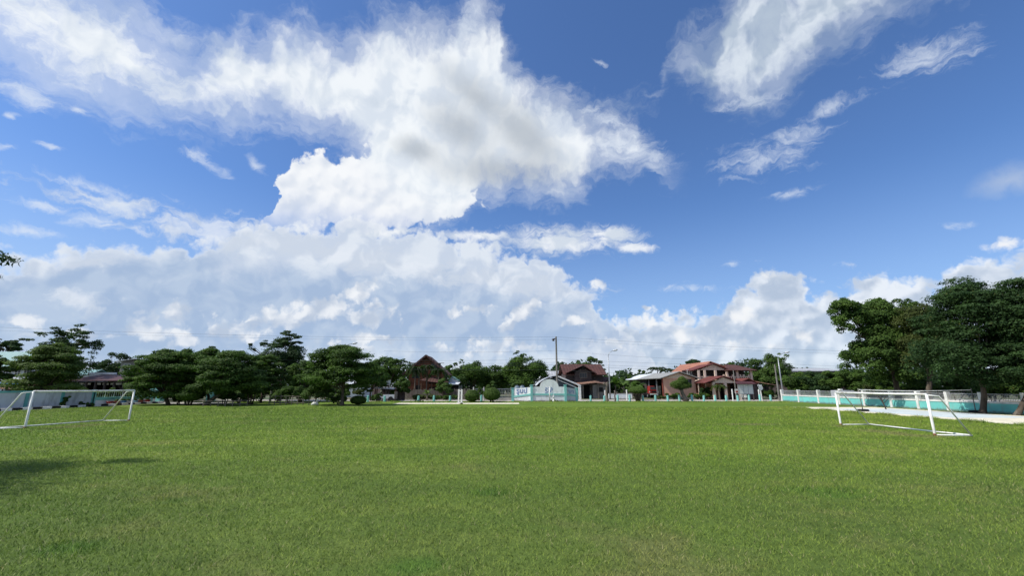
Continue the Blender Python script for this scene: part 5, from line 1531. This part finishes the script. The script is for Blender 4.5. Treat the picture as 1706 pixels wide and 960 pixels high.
MB().tube([(x_ - .38, 50.5, .08), (x_ - .1, 50.5, .2), (x_ + .25, 50.5, .22), (x_ + .45, 50.5, .1)], [.06, .2, .2, .05], 10).build('body', M['white'], p, True)
MB().tube([(x_ + .15, 50.5, .25), (x_ + .28, 50.5, .45), (x_ + .22, 50.5, .62), (x_ + .33, 50.5, .72), (x_ + .45, 50.5, .68)], [.1, .07, .055, .07, .02], 8).build('neck', M['white'], p, True)
# stall, cart and sign tower left of the timber house
Y = 66
r = thing('wooden_lean_to', 'rough wooden lean to with pale tin roof beside the grey cart', 'shed', (X(636, Y), Y, 0))
for q in (626, 629, 660): MB().box(X(q, Y) - .08, X(q, Y) + .08, Y - .08, Y + .08, 0, zz(646, Y)).build('post', M['wood_brown'], r)
MB().slab([(X(625, Y), Y - .5, zz(646.8, Y)), (X(658, Y), Y - .5, zz(648.5, Y)), (X(660, Y), Y + 3, zz(646, Y + 3)), (X(625, Y), Y + 3, zz(645, Y + 3))], .06).build('roof', M['roof_greyx'], r)
MB().box(X(628, Y), X(668, Y), Y + 2.8, Y + 2.9, 0, zz(648, Y)).build('wall', M['wood_dark'], r)
Y = 64.8
r = thing('wooden_cart', 'grey weathered flat cart behind the second bollard from the left', 'cart', (X(645, Y), Y, 0))
MB().box(X(630, Y), X(661, Y), Y - .7, Y + .7, .62, .72).build('bed', M['wood_grey'], r)
MB().box(X(630, Y), X(661, Y), Y - .76, Y - .7, .36, .95).build('side_board', M['wall_grey'], r)
MB().box(X(660.4, Y), X(661.2, Y), Y - .78, Y + .7, .3, 1.35).build('end_post', M['wood_grey'], r)
for q in (636, 655):
    c_ = (X(q, Y), Y - .85, .34)
    mb = MB(); mb.tube([(c_[0], Y - .9, .34), (c_[0], Y - .79, .34)], .33, 20); mb.build('wheel', M['rubber'], r)
Y = 66.5
r = thing('sign_tower', 'pale board on tall crossed timber legs left of the timber house', 'sign', (X(647, Y), Y, 0))
x0, x1 = X(642.3, Y), X(650.8, Y)
MB().hexa([(x0 + .15, Y - .05, zz(641.5, Y)), (x1 - .1, Y - .05, zz(641.5, Y)), (x1 - .1, Y + .05, zz(641.5, Y)), (x0 + .15, Y + .05, zz(641.5, Y))],
          [(x0, Y - .05, zz(633.5, Y)), (x1, Y - .05, zz(633.5, Y)), (x1, Y + .05, zz(633.5, Y)), (x0, Y + .05, zz(633.5, Y))]).build('board', M['wall_white'], r)
MB().box(x0 + .2, x1 - .15, Y - .07, Y - .052, zz(640.3, Y), zz(638.8, Y)).build('board_print', M['wood_dark'], r)
MB().tube([(X(643, Y), Y, 0), (X(643.5, Y), Y, zz(641.5, Y))], .06, 6).build('leg', M['wood_grey'], r)
MB().tube([(X(648.5, Y), Y, 0), (X(649, Y), Y, zz(641.5, Y))], .06, 6).build('leg', M['wood_grey'], r)
MB().beam((X(643.5, Y), Y - .08, .9), (X(648.7, Y), Y - .08, zz(643, Y)), .06, .08).build('brace', M['wood_grey'], r)

def stump(label, px, Y, top, r0, mat, name='tree_stump', fork=False, rt=.8):
    x_ = X(px, Y, 660); h_ = zz(top, Y)
    p = thing(name, label, 'tree stump', (x_, Y, 0), None)
    mb = MB(); mb.tube([(x_, Y, -.03), (x_ + .03, Y, .2), (x_ - .04, Y, h_ * .45), (x_ + .05, Y, h_ * .75), (x_ - .02, Y, h_)], [r0 * 1.4, r0, r0 * .85, r0 * .8, r0 * rt], 10)
    mb.build('trunk', M[mat], p, True)
    if fork:
        MB().tube([(x_, Y, h_ * .6), (x_ + .28, Y, h_ * .8), (x_ + .36, Y, h_ * .86)], [r0 * .6, r0 * .5, r0 * .4], 8).build('branch_stub', M[mat], p, True)
    return p, x_, h_
pp, x_, h_ = stump('tall lopped brown trunk with a knobbly top at the field edge', 1011, 64.2, 639.5, .21, 'bark_pale', rt=1.5)
MB().tube([(x_ - .1, 64.2, h_ - .2), (x_ - .35, 64.1, h_ + .05), (x_ - .42, 64.1, h_ + .15)], [.18, .2, .1], 8).build('branch_stub', M['bark_pale'], pp, True)
MB().tube([(x_ + .05, 64.2, h_ - .1), (x_ + .22, 64.2, h_ + .2)], [.2, .13], 8).build('branch_stub', M['bark_pale'], pp, True)
stump('short pale forked stump right of the tall lopped trunk', 1024.5, 64.2, 651, .12, 'wood_grey', fork=True)
Y = 66
for q, t_, lab in ((1007.3, 651.5, 'white pipe post beside the tall lopped trunk'), (1043.2, 650.5, 'white pipe post left of the mushroom shaped shrub'), (1218.3, 649.5, 'white pipe post between porch columns and the dark sign pole'), (1262.5, 650, 'white pipe post right of the notice board')):
    pz = thing('pipe_post', lab, 'post', (X(q, Y), Y, 0), 'white pipe posts behind the bollards')
    MB().tube([(X(q, Y), Y, 0), (X(q, Y), Y, zz(t_, Y))], .09, 8).build('shaft', M['white'], pz)
    MB().lathe((X(q, Y), Y, zz(t_, Y)), [(.10, 0), (.08, .05), (.02, .08)], 8).build('cap', M['white'], pz)
Y = 73
r = thing('low_wall', 'low white garden wall beyond the road beside the street lamp', 'wall', (X(1030, Y), Y, 0))
MB().box(X(1013, Y), X(1052, Y), Y, Y + .2, 0, zz(656.5, Y)).build('wall', M['wall_white'], r)
MB().box(X(1013, Y), X(1052, Y), Y - .03, Y + .23, zz(656.5, Y), zz(656.5, Y) + .06).build('coping', M['concrete'], r)

# notice board
Y = 67
r = thing('notice_board', 'wide glazed notice board with three pale panels on grey legs', 'notice board', (X(1242, Y), Y, 0))
x0, x1 = X(1229.5, Y), X(1253.5, Y); z0, z1 = zz(656.5, Y), zz(641.3, Y)
mb = MB(); mb.box(x0 - .06, x1 + .06, Y - .02, Y + .1, z0 - .06, z0); mb.box(x0 - .06, x1 + .06, Y - .02, Y + .1, z1, z1 + .06)
for i in range(4): xq = x0 + (x1 - x0) * i / 3; mb.box(xq - .03, xq + .03, Y - .025, Y + .1, z0, z1)
mb.build('frame', M['steel'], r)
for i in range(3): MB().box(x0 + (x1 - x0) * i / 3 + .03, x0 + (x1 - x0) * (i + 1) / 3 - .03, Y, Y + .06, z0, z1).build('panel', M['board'], r)
for xq in (x0, x1 + .02): MB().box(xq - .06, xq + .06, Y + .1, Y + .2, 0, z1 + .1).build('leg', M['wood_grey'], r)
MB().slab([(x0 - .4, Y - .5, z1 + .12), (x1 + .4, Y - .5, z1 + .12), (x1 + .2, Y + .5, z1 + .5), (x0 - .2, Y + .5, z1 + .5)], .06).build('roof', M['roof_maroon'], r)
for i, (q, lab) in enumerate(((1234.5, 'white plastic chair under the left part of the notice board'), (1240.5, 'white plastic chair under the right part of the notice board'))):
    c = thing('plastic_chair', lab, 'chair', (X(q, 68.2), 68.2, 0), 'white chairs under the notice board'); xq = X(q, 68.2)
    MB().box(xq - .22, xq + .22, 68.0, 68.42, .42, .46).build('seat', M['white'], c)
    MB().box(xq - .22, xq + .22, 68.42, 68.46, .44, .85).build('backrest', M['white'], c)
    for a in (-.19, .19):
        for b in (68.03, 68.39): MB().box(xq + a - .02, xq + a + .02, b - .02, b + .02, 0, .42).build('leg', M['white'], c)
Y = 64.6
x_ = X(1269, Y, 660)
r = thing('road_sign', 'round white sign on a white post right of the notice board', 'sign', (x_, Y, 0))
MB().tube([(x_, Y, 0), (x_ - .12, Y, zz(642.5, Y))], .085, 8).build('post', M['white'], r)
MB().tube([(x_ - .06, Y - .14, zz(646.8, Y)), (x_ - .06, Y - .10, zz(646.8, Y))], .32, 20).build('sign_plate', M['wall_grey'], r)
MB().box(x_ - .45, x_ + .15, Y - .12, Y - .08, zz(643.2, Y), zz(641.5, Y)).build('name_plate', M['wall_white'], r)

# red and white truck parked in the bay, facing the field
def truck():
    Yt = 79.5; cx = X(1091.5, Yt, 650)
    r = thing('parked_truck', 'red and white truck parked nose out in the open vehicle bay', 'truck', (cx, Yt, 0))
    w = .72; cx -= .25
    MB().box(cx - w * .95, cx + w * .95, Yt, Yt + 4.6, .55, .8).build('chassis', M['black'], r)
    mb = MB()
    mb.hexa([(cx - w, Yt, .8), (cx + w, Yt, .8), (cx + w, Yt + 1.5, .8), (cx - w, Yt + 1.5, .8)], [(cx - w, Yt - .02, 1.45), (cx + w, Yt - .02, 1.45), (cx + w, Yt + 1.5, 1.45), (cx - w, Yt + 1.5, 1.45)])
    mb.hexa([(cx - w, Yt, 1.45), (cx + w, Yt, 1.45), (cx + w, Yt + 1.5, 1.45), (cx - w, Yt + 1.5, 1.45)], [(cx - w * .88, Yt + .35, 2.15), (cx + w * .88, Yt + .35, 2.15), (cx + w * .9, Yt + 1.4, 2.15), (cx - w * .9, Yt + 1.4, 2.15)])
    cab = mb.build('cab', M['red_paint'], r)
    MB().hexa([(cx - w * .86, Yt + .01, 1.52), (cx + w * .86, Yt + .01, 1.52), (cx + w * .86, Yt + .1, 1.52), (cx - w * .86, Yt + .1, 1.52)], [(cx - w * .78, Yt + .28, 2.05), (cx + w * .78, Yt + .28, 2.05), (cx + w * .78, Yt + .4, 2.05), (cx - w * .78, Yt + .4, 2.05)]).build('windscreen', M['glass'], r)
    MB().box(cx - w * .6, cx + w * .6, Yt - .05, Yt - .022, .95, 1.25).build('grille', M['black'], r)
    MB().box(cx - w, cx + w, Yt - .12, Yt - .03, .6, .82).build('bumper', M['white'], r)
    for s in (-1, 1):
        MB().tube([(cx + s * .78, Yt - .06, 1.1), (cx + s * .78, Yt - .023, 1.1)], .12, 12).build('headlight', M['lamp_glass'], r)
        for yq in (Yt + .75, Yt + 3.7):
            wh = MB().tube([(cx + s * .98, yq, .42), (cx + s * .74, yq, .42)], .42, 20).build('wheel', M['rubber'], r)
            MB().tube([(cx + s * 1.0, yq, .42), (cx + s * .985, yq, .42)], .2, 12).build('rim', M['steel'], wh)
    MB().box(cx + .78, cx + 1.6, Yt + .9, Yt + 4.6, .6, 2.15).build('cargo_bed', M['white'], r)
truck()

# ------------------------------------------------------------------ trees
G1 = 'trees behind the left wall'; G2 = 'layered shade trees on the left'; G3 = 'dark trees behind the village'; G4 = 'big trees on the right'
tree('tree', 'wispy grey green tree behind the teal hall roof at far left', 14, 96, 30, 560, 600, 'airy', 'blue', 3500, .42, 26, seed=2, group=G1, r0=.2)
tree('tree', 'dark tree cut by the left edge in front of the teal hall', -8, 56, 34, 592, 656, 'layered', 'dark', 9000, .30, 50, seed=3, group=G1)
tree('tree', 'bright feathery layered tree standing by the left wall above the goal', 84, 46.2, 62, 575, 657, 'layered', 'bright', 36000, .20, 110, base_px=76, r0=.13, seed=4, group=G2, nlimb=12, ry=.75)
tree('tree', 'tall open crowned tree with bare limbs behind the bright layered tree', 112, 66, 50, 541, 620, 'airy', 'blue', 8000, .28, 44, seed=5, group=G1, r0=.25, nlimb=22,
     extra=[(145, 578, 640, 22, 'broad', 14)])
tree('tree', 'round dark distant tree left of the concrete house', 188, 98, 30, 585, 650, 'broad', 'blue', 6000, .38, 26, seed=6, group=G1)
tree('rain_tree', 'wide dark layered tree with single trunk right of the teal gate pillar', 271, 51.5, 66, 583, 664, 'layered', 'dark', 36000, .22, 120, base_px=280.5, r0=.22, seed=7, group=G2, nlimb=14)
tree('rain_tree', 'wide dark layered tree with leaning trunk beside the pole fence', 388, 50.5, 68, 586, 660, 'layered', 'mid', 34000, .22, 115, base_px=341, r0=.24, seed=8, group=G2, nlimb=14)
tree('rain_tree', 'second slimmer layered tree with trunk just right of the leaning one', 343, 54.5, 54, 580, 655, 'layered', 'dark', 18000, .23, 70, base_px=348, r0=.18, seed=9, group=G2, nlimb=10)
tree('tree', 'knobbly topped dark tree showing above the rain trees', 307, 78, 34, 577, 645, 'broad', 'dark', 6500, .32, 26, seed=10, group=G1)
tree('tree', 'tall tree with ragged top and pale leaves left of the street lamp arm', 472, 66, 46, 562, 650, 'broad', 'blue', 14000, .27, 44, seed=11, group=G1, r0=.28,
     extra=[(478, 553, 600, 40, 'airy', 18), (430, 560, 600, 14, 'airy', 7)])
tree('tree', 'dense dark tree between the rain trees and the tall ragged tree', 428, 72, 30, 585, 650, 'broad', 'dark', 7000, .3, 26, seed=12, group=G1)
tree('layered_tree', 'broad tiered tree with spreading flat branches casting shade on the lawn', 573, 50.6, 74, 578, 648, 'layered', 'dark', 32000, .21, 95, base_px=570, r0=.2, seed=13, group=G2, nlimb=16,
     extra=[(575, 574, 600, 30, 'layered', 12), (612, 602, 640, 44, 'layered', 22), (532, 604, 652, 40, 'layered', 24)])
tree('tree', 'tall dark tree behind the tiered tree and left of the timber house', 645, 80, 34, 587, 660, 'broad', 'dark', 9000, .3, 34, seed=14, group=G3, extra=[(663, 590, 625, 14, 'airy', 8)])
tree('tree', 'dark glossy leaved tree in front of the left corner of the timber house', 668, 67.5, 17, 629, 668, 'broad', 'dark', 5000, .24, 22, seed=15, group=G3, r0=.1)
tree('tree', 'small flat topped olive tree under the tiered tree', 603, 57, 22, 639, 660, 'layered', 'olive', 5000, .18, 22, base_px=607, r0=.08, seed=16)
tree('tree', 'leafy green tree in front of the right half of the timber house', 740, 69.5, 17, 628, 664, 'broad', 'mid', 4500, .24, 20, seed=17, group=G3, r0=.1)
tree('tree', 'tall narrow tree right behind the roof of the timber house', 752, 97, 20, 600, 650, 'broad', 'dark', 4500, .36, 18, seed=18, group=G3)
tree('tree', 'dark round tree with a raised tuft behind the small teal roofed house', 785, 86, 44, 600, 662, 'broad', 'dark', 12000, .33, 40, seed=19, group=G3, extra=[(769, 594, 612, 8, 'broad', 4)])
tree('tree', 'wide dark tree above the clipped round shrubs', 826, 90, 36, 604, 662, 'broad', 'dark', 10000, .34, 34, seed=20, group=G3)
tree('tree', 'largest dark tree left of the tall utility pole', 876, 82, 46, 588, 662, 'broad', 'dark', 14000, .31, 46, seed=22, group=G3, extra=[(865, 583, 605, 14, 'broad', 7)])
bush('bush', 'lighter green bush above the left wing of the painted wall', 866, 70.5, 20, 634, 'mid', 4000, .24, 23)
bush('bush', 'yellow green shrub behind the larger clipped shrub', 818, 67, 11, 634, 'mid', 2400, .2, 24)
bush('bush', 'thin green shrub behind the smaller clipped shrub', 797, 66.6, 9, 644, 'mid', 1500, .18, 25)
tree('tree', 'dark tree rising behind the dull red roof', 985, 100, 24, 591, 650, 'broad', 'dark', 7000, .36, 26, seed=26, group=G3, extra=[(960, 600, 618, 13, 'broad', 7), (948, 607, 622, 8, 'broad', 4), (1003, 605, 630, 9, 'broad', 6)])
tree('tree', 'small tree between street lamp and garage roof', 1044, 96, 12, 618, 650, 'broad', 'mid', 2600, .34, 12, seed=27, group=G3)
tree('tree', 'small distant round tree above the white end of the garage roof', 1070, 118, 10, 614, 640, 'broad', 'dark', 2200, .4, 10, seed=28, group=G3)
bush('bush', 'dark green thicket right of the street lamp', 1032, 82, 20, 628, 'dark', 5000, .26, 29, ncl=22)
bush('bush', 'dark green thicket between banana plants and garage', 1058, 84, 22, 634, 'dark', 4000, .26, 30, ncl=20)
banana('banana_plant', 'banana plant with ragged leaves right of the street lamp', 1026, 78, 622, 31, 'mid', 'banana plants by the low wall', size=2.2)
banana('banana_plant', 'banana plant behind the low white wall', 1040, 77.5, 626, 32, 'mid', 'banana plants by the low wall', size=2.0)
banana('banana_plant', 'spiky leaved plant rising behind the mushroom shaped shrub', 1062, 68, 629, 33, 'mid', None, nl=11, size=1.9)
palm('palm_tree', 'palm with dark fronds above the garage roof, the left one', 1095, 108, 612, 616, 2.9, 14, 'blue', 34, 'palms above the garage roof', droop=.8, up=.8)
palm('palm_tree', 'palm with dark fronds above the garage roof, the right one', 1112, 110, 612, 617, 2.6, 12, 'blue', 35, 'palms above the garage roof', droop=.8, up=.75)
tree('tree', 'tree behind the orange roof of the pink house', 1165, 112, 27, 593, 640, 'broad', 'blue', 6500, .4, 26, seed=36, group=G3, extra=[(1150, 600, 612, 12, 'broad', 6)])
tree('tree', 'small dark tree between the two red roofs of the pink house', 1218, 112, 11, 603, 640, 'broad', 'dark', 2600, .4, 12, seed=37, group=G3)
tree('tree', 'big bright leaved tree right of the pink house', 1282, 84, 38, 588, 662, 'broad', 'mid', 14000, .3, 46, seed=38, group=G3, r0=.3, extra=[(1302, 585, 615, 16, 'broad', 9)])
for i, (q, t_, hw, lf, lab) in enumerate(((1335, 616, 30, 'dark', 'dark low tree behind the turquoise wall, right of the short grey pole'), (1358, 617, 32, 'blue', 'grey green tree before the warehouse roof'),
                                          (1384, 618, 26, 'mid', 'lighter round tree behind the turquoise wall before the warehouse'), (1402, 616, 34, 'dark', 'dark tree under the right end of the warehouse roof'),
                                          (1424, 612, 30, 'dark', 'dark tree between the warehouse and the big right trees'))):
    tree('tree', lab, q, 78 - i, hw, t_, 664, 'broad', lf, 11000, .28, 46, seed=50 + i, group=G3, r0=.15)
tree('tree', 'small wispy tree above the warehouse roof', 1346, 122, 11, 611, 635, 'airy', 'blue', 1600, .45, 12, seed=57, group=G3)
bush('bush', 'brownish green bush behind the goal on the right', 1458, 50, 20, 640, 'olive', 3000, .2, 58)

tree('tree', 'big leaved tree with clumped crown and sky gaps at the left of the right trees', 1478, 46, 56, 494, 640, 'broad', 'mid', 62000, .23, 90, seed=39, group=G4, r0=.3, nlimb=18,
     base_px=1500, extra=[(1416, 490, 575, 29, 'broad', 44), (1442, 555, 655, 40, 'broad', 26), (1490, 590, 660, 50, 'broad', 22), (1485, 493, 540, 40, 'broad', 20)])
tree('tree', 'olive brown tinged tree in the middle of the right trees', 1545, 43, 52, 498, 645, 'broad', 'olive', 30000, .2, 80, seed=41, group=G4, r0=.28, nlimb=14, base_px=1548)
tree('tree', 'tallest blue green tree with fine tiered leaves and dark forked trunk', 1622, 35.4, 92, 464, 648, 'layered', 'blue', 60000, .18, 200, seed=42, group=G4, r0=.21, base_px=1634, nlimb=18, up=.6,
     extra=[(1625, 466, 560, 62, 'broad', 44), (1580, 540, 658, 60, 'broad', 56), (1650, 560, 650, 66, 'layered', 50)])
tree('tree', 'blue green tree at the right edge with a leaning pale trunk', 1722, 33.2, 84, 466, 640, 'layered', 'blue', 44000, .18, 150, seed=43, group=G4, r0=.18, base_px=1690, nlimb=16, up=.6,
     extra=[(1690, 475, 590, 48, 'broad', 44), (1700, 560, 655, 70, 'layered', 46)])
r = thing('tree', 'small bare leafless sapling leaning before the turquoise wall', 'tree', (X(1478, 41, 690), 41, 0))
x_ = X(1478, 41, 690)
mb = MB(); mb.tube([(x_, 41, 0), (x_ - .25, 41, .9), (x_ - .7, 41.1, 1.6), (x_ - 1.1, 41.1, 1.9)], [.06, .05, .035, .015], 6)
for k, (a, b, c) in enumerate(((-.9, 1.3, .5), (.5, 1.5, .8), (-.3, 2.0, 1.0), (.7, 1.2, .6), (-1.3, 1.55, .9))):
    mb.tube([(x_ - .25 * c, 41, c), (x_ + a * .5, 41, (c + b) / 2 + .1), (x_ + a, 41, b)], [.03, .02, .01], 5)
mb.build('trunk', M['bark'], r, True)

# tree outside the left edge: one branch tip shows, its shade falls on the lawn
r = tree('tree', 'tree off the left edge whose needle leaved branch tips poke into the sky', -10, 10.6, 10, 380, 470, 'layered', 'blue', 400, .16, 6, seed=44, base_px=-10, r0=.1, nlimb=2)
bpy.data.objects.remove(r.children[0], do_unlink=True)
for c in list(r.children): bpy.data.objects.remove(c, do_unlink=True)
rng = np.random.default_rng(45)
r.location = (-20.0, 8.4, 0)
ctr, cr = crown_clusters('layered', (-19.3, 7.6, 6.4), (5.3, 6.6, 2.7), 125, rng)
c2, r2 = crown_clusters('layered', (-16.4, 5.4, 6.5), (3.6, 3.2, 2.0), 60, rng)
ctr = np.concatenate([ctr, c2]); cr = np.concatenate([cr, r2])
tips = np.array([[-15.35, 12.35, 5.9], [-15.75, 12.3, 5.35], [-16.3, 12.6, 6.2]])
br = np.stack([rng.uniform(-19.5, -16.6, 16), rng.uniform(11.0, 12.6, 16), rng.uniform(5.4, 7.4, 16)], 1)
ctr = np.concatenate([ctr, br]); cr = np.concatenate([cr, np.tile([.7, .6, .25], (16, 1))])
ctr = np.concatenate([ctr, tips]); cr = np.concatenate([cr, np.array([[.42, .3, .12], [.45, .3, .12], [.5, .4, .2]])])
# nothing but the tips may reach into the view
keep = ctr[:, 0] + cr[:, 0] < -1.30 * ctr[:, 1] - .1
keep[-3:] = True
ctr, cr = ctr[keep], cr[keep]
C, Nn, tint = fill_clusters(ctr, cr, 30000, rng, up=.7)
make_trunk((-20.0, 8.4, 0), (-19.8, 8.4, 4.4), .3, ctr, rng, r, M['bark'], 16)
C2, N2, t2 = fill_clusters(tips, np.array([[.42, .3, .14], [.45, .3, .14], [.5, .4, .2]]), 450, rng, up=.7)
C = np.concatenate([C, C2]); Nn = np.concatenate([Nn, N2]); tint = np.concatenate([tint, t2])
leaves_object('crown', C, Nn, rng.uniform(.7, 1.3, len(C)) * .17, tint, L['blue'], r, aspect=.3, rng=rng)

# palms before the timber house
for i, (q, hb, Yp, ln, lab) in enumerate(((692.5, 613, 73, 2.0, 'palm with drooping fronds before the left half of the timber house'), (699, 616, 74, 1.8, 'thinner palm close right of the left palm'),
                                          (712, 611, 73.5, 2.1, 'middle palm before the centre of the timber house gable'), (731, 617, 73, 2.2, 'palm with arching fronds before the right eave of the timber house'))):
    palm('palm_tree', lab, q, Yp, hb - 8, hb, ln, 13, 'blue', 70 + i, 'palms before the timber house', r0=.1, droop=1.25, up=.75)
banana('banana_plant', 'young pale green banana plant before the plank fence', 711.5, 67.5, 645.5, 76, 'bright', None, nl=9, size=1.15)

# clipped shrubs
GB = 'clipped shrubs at the edge of the field'
ball_shrub('clipped_shrub', 'smaller bright clipped round shrub right of the white court posts', 786.5, 60.3, 12.2, 650.5, 670.5, 'ball', 6000, .13, 81, GB, rough=.06)
ball_shrub('clipped_shrub', 'larger clipped round shrub left of the bar fence', 819.5, 60.3, 14.2, 646.5, 669.5, 'ball', 7000, .13, 82, GB, rough=.03, squash=.15)
ball_shrub('clipped_shrub', 'mushroom shaped clipped shrub on dark stems before the garage', 1062, 63.5, 15.8, 644.5, 659.5, 'ball', 6000, .13, 83, GB, rough=.03, stem_r=.14, stems=6, squash=.5)
ball_shrub('clipped_shrub', 'dark round clipped bush below the tiered tree', 597, 52, 13, 660, 676, 'dark', 4500, .13, 84, GB, rough=.04)
ball_shrub('clipped_shrub', 'dark cone shaped clipped bush beside the teal gate pillar', 376, 53, 15, 649, 668, 'dark', 5000, .13, 85, GB, rough=.08, squash=.3)
ball_shrub('clipped_shrub', 'wide dome shaped clipped bush on short stems right of the dark cone bush', 420, 53.5, 16, 645, 661, 'dark', 5000, .13, 86, GB, rough=.03, squash=.5, stem_r=.1)
ball_shrub('clipped_shrub', 'very dark round bush in the shade between the two rain trees', 316, 50.5, 20, 650, 669, 'dark', 5000, .14, 87, GB, rough=.06, stem_r=.12)
bush('bush', 'tall leafy bush below the left side of the tiered tree', 528, 52, 30, 634, 'mid', 11000, .17, 88, ncl=34)
bush('bush', 'loose leafy bush behind the brown rail fence', 482, 55, 28, 641, 'dark', 6000, .18, 89, ncl=24)
bush('bush', 'low bush right under the tiered tree trunk', 565, 53.5, 16, 652, 'dark', 3500, .17, 90)
bush('bush', 'dark thicket in the shade behind the pole fence', 400, 62, 44, 648, 'dark', 7000, .24, 91, ncl=30)
bush('bush', 'dark thicket behind the first rain tree', 300, 68, 60, 640, 'dark', 8000, .26, 92, ncl=30)
# topiary tree
Y = 63.4
rng = np.random.default_rng(93)
r = thing('topiary_tree', 'clipped windswept topiary tree with thick leaning trunk before the pink wall', 'tree', (X(1137, Y, 665), Y, 0))
ct = np.array([[xx(a, b, Y), Y, zz(b, Y)] for a, b in ((1126, 642), (1133, 645), (1140, 643), (1145, 642.5), (1136, 637), (1129, 640.5), (1136, 632.5), (1139, 636))])
rr = np.array([[.75, .75, .5], [.7, .7, .4], [.7, .7, .45], [.55, .5, .4], [.7, .65, .5], [.7, .6, .5], [.45, .45, .4], [.55, .5, .4]])
C, Nn, tint = fill_clusters(ct, rr, 9000, rng, thick=.2)
MB().tube([(X(1140, Y), Y, -.03), (X(1139, Y), Y, .5), (X(1135.5, Y), Y, 1.15), (X(1134, Y), Y, zz(645, Y))], [.4, .28, .24, .2], 10).build('trunk', M['bark_pale'], r, True)
leaves_object('crown', C, Nn, rng.uniform(.7, 1.3, len(C)) * .14, tint, L['ball'], r, rng=rng)
bush('bush', 'low green growth at the foot of the topiary tree', 1143, 64, 8, 663.5, 'dark', 900, .14, 94, ncl=6)
# hedges in front of the pink buildings
for i, (q, hw, t_, Yh, lf, lab) in enumerate(((1122, 16, 654.5, 71.5, 'dark', 'rough hedge along the foot of the garage wall'), (1165, 24, 654.5, 71, 'dark', 'rough hedge left of the pink house porch'),
                                              (1178, 14, 642, 72.5, 'blue', 'taller shrubs by the awning of the pink house'), (1098, 12, 659.5, 71, 'olive', 'low weeds below the parked truck'),
                                              (700, 30, 657.5, 68.8, 'olive', 'low dry growth along the left plank fence'), (745, 26, 658.5, 68.8, 'dark', 'low green growth along the right plank fence'),
                                              (1290, 34, 650, 73, 'dark', 'dark undergrowth behind the short grey pole'), (1340, 26, 652, 72, 'dark', 'dark undergrowth behind the turquoise wall end'),
                                              (1385, 26, 651, 68, 'mid', 'green undergrowth behind the middle of the turquoise wall'))):
    bush('bush', lab, q, Yh, hw, t_, lf, 4200, .2, 100 + i, 'rough growth before the houses', ncl=20, ry=.3)
palm('palm_tree', 'small pale palm beside the left porch column of the pink house', 1197, 69.5, 638, 643, 1.3, 11, 'bright', 112, r0=.12)
for i, (q, Yw, lab) in enumerate(((662, 61.6, 'weeds left of the sand strip'), (655, 61.8, 'weeds before the cart wheels'), (700, 61.2, 'weeds behind the sand strip'))):
    bush('weed', 'low green ' + lab, q, Yw, 9, 667.5, 'mid', 500, .12, 120 + i, 'weeds at the far lawn edge', 'weed', ncl=8, ry=.3)

for i, (q, hw, t_, Yh, lf, lab) in enumerate(((1470, 34, 628, 52, 'dark', 'dark undergrowth under the clumped big leaved tree'), (1530, 36, 618, 50, 'dark', 'dark undergrowth under the olive tinged tree'),
                                              (1590, 40, 612, 47, 'dark', 'dark undergrowth behind the fence left of the dark forked trunk'), (1655, 44, 610, 45, 'dark', 'dark undergrowth behind the fence between the two large trunks'),
                                              (1730, 50, 606, 43, 'dark', 'dark undergrowth behind the fence at the right edge'), (252, 30, 632, 64, 'dark', 'dark undergrowth behind the left part of the first rain tree'),
                                              (345, 34, 630, 66, 'dark', 'dark undergrowth behind the teal gate pillar beside the cone bush'), (430, 36, 630, 64, 'dark', 'dark undergrowth behind the wide dome bush'),
                                              (500, 34, 626, 63, 'dark', 'dark undergrowth behind the brown rail fence'), (560, 26, 636, 64, 'dark', 'dark undergrowth behind the tiered tree'))):
    bush('bush', lab, q, Yh, hw, t_, lf, 7000, .24, 140 + i, 'tall undergrowth in the shade of the trees', ncl=34, ry=.35)

bush('bush', 'green bushes in front of the maroon pavilion, wider left clump', 132, 60.5, 20, 644, 'dark', 3500, .18, 160, ncl=22, ry=.3)
bush('bush', 'green bushes in front of the maroon pavilion, right clump', 178, 60.5, 24, 643, 'mid', 4000, .18, 161, ncl=26, ry=.3)
tree('tree', 'dark tree hiding the right side of the concrete house', 240, 80, 22, 598, 655, 'broad', 'dark', 6000, .3, 26, seed=162, group=G1)

for i, (q, hw, t_, Yh, lf, k, lab) in enumerate(((232, 34, 600, 60, 'mid', 'layered', 'mid green feathery tree behind the railed wall end'), (322, 44, 588, 60, 'mid', 'layered', 'mid green feathery tree between the two rain trees'),
                                                 (440, 42, 592, 58, 'mid', 'layered', 'mid green feathery tree before the tall ragged tree'), (505, 36, 598, 60, 'mid', 'broad', 'mid green bushy tree left behind the tiered tree'),
                                                 (620, 30, 606, 66, 'dark', 'broad', 'dark green tree right behind the tiered tree'))):
    tree('tree', lab, q, Yh, hw, t_, 658, k, lf, 14000, .23, 60, seed=180 + i, group='trees of the left belt', r0=.15, nlimb=8)

for i, (q, hw, t_, Yh, lf, lab) in enumerate(((298, 14, 655, 52.5, 'mid', 'low green shrub left of the very dark round bush'), (462, 18, 650, 56, 'mid', 'light shrub behind the left half of the brown rail fence'),
                                              (500, 16, 646, 57.5, 'mid', 'light shrub behind the right half of the brown rail fence'), (556, 16, 655, 56, 'mid', 'light shrub left of the tiered tree trunk'),
                                              (398, 14, 655, 57, 'mid', 'light shrub between the cone bush and the dome bush'), (628, 10, 655, 63, 'mid', 'light shrub left of the grey cart'))):
    bush('shrub', lab, q, Yh, hw, t_, lf, 3500, .18, 200 + i, 'light shrubs under the left trees', 'shrub', ncl=22)
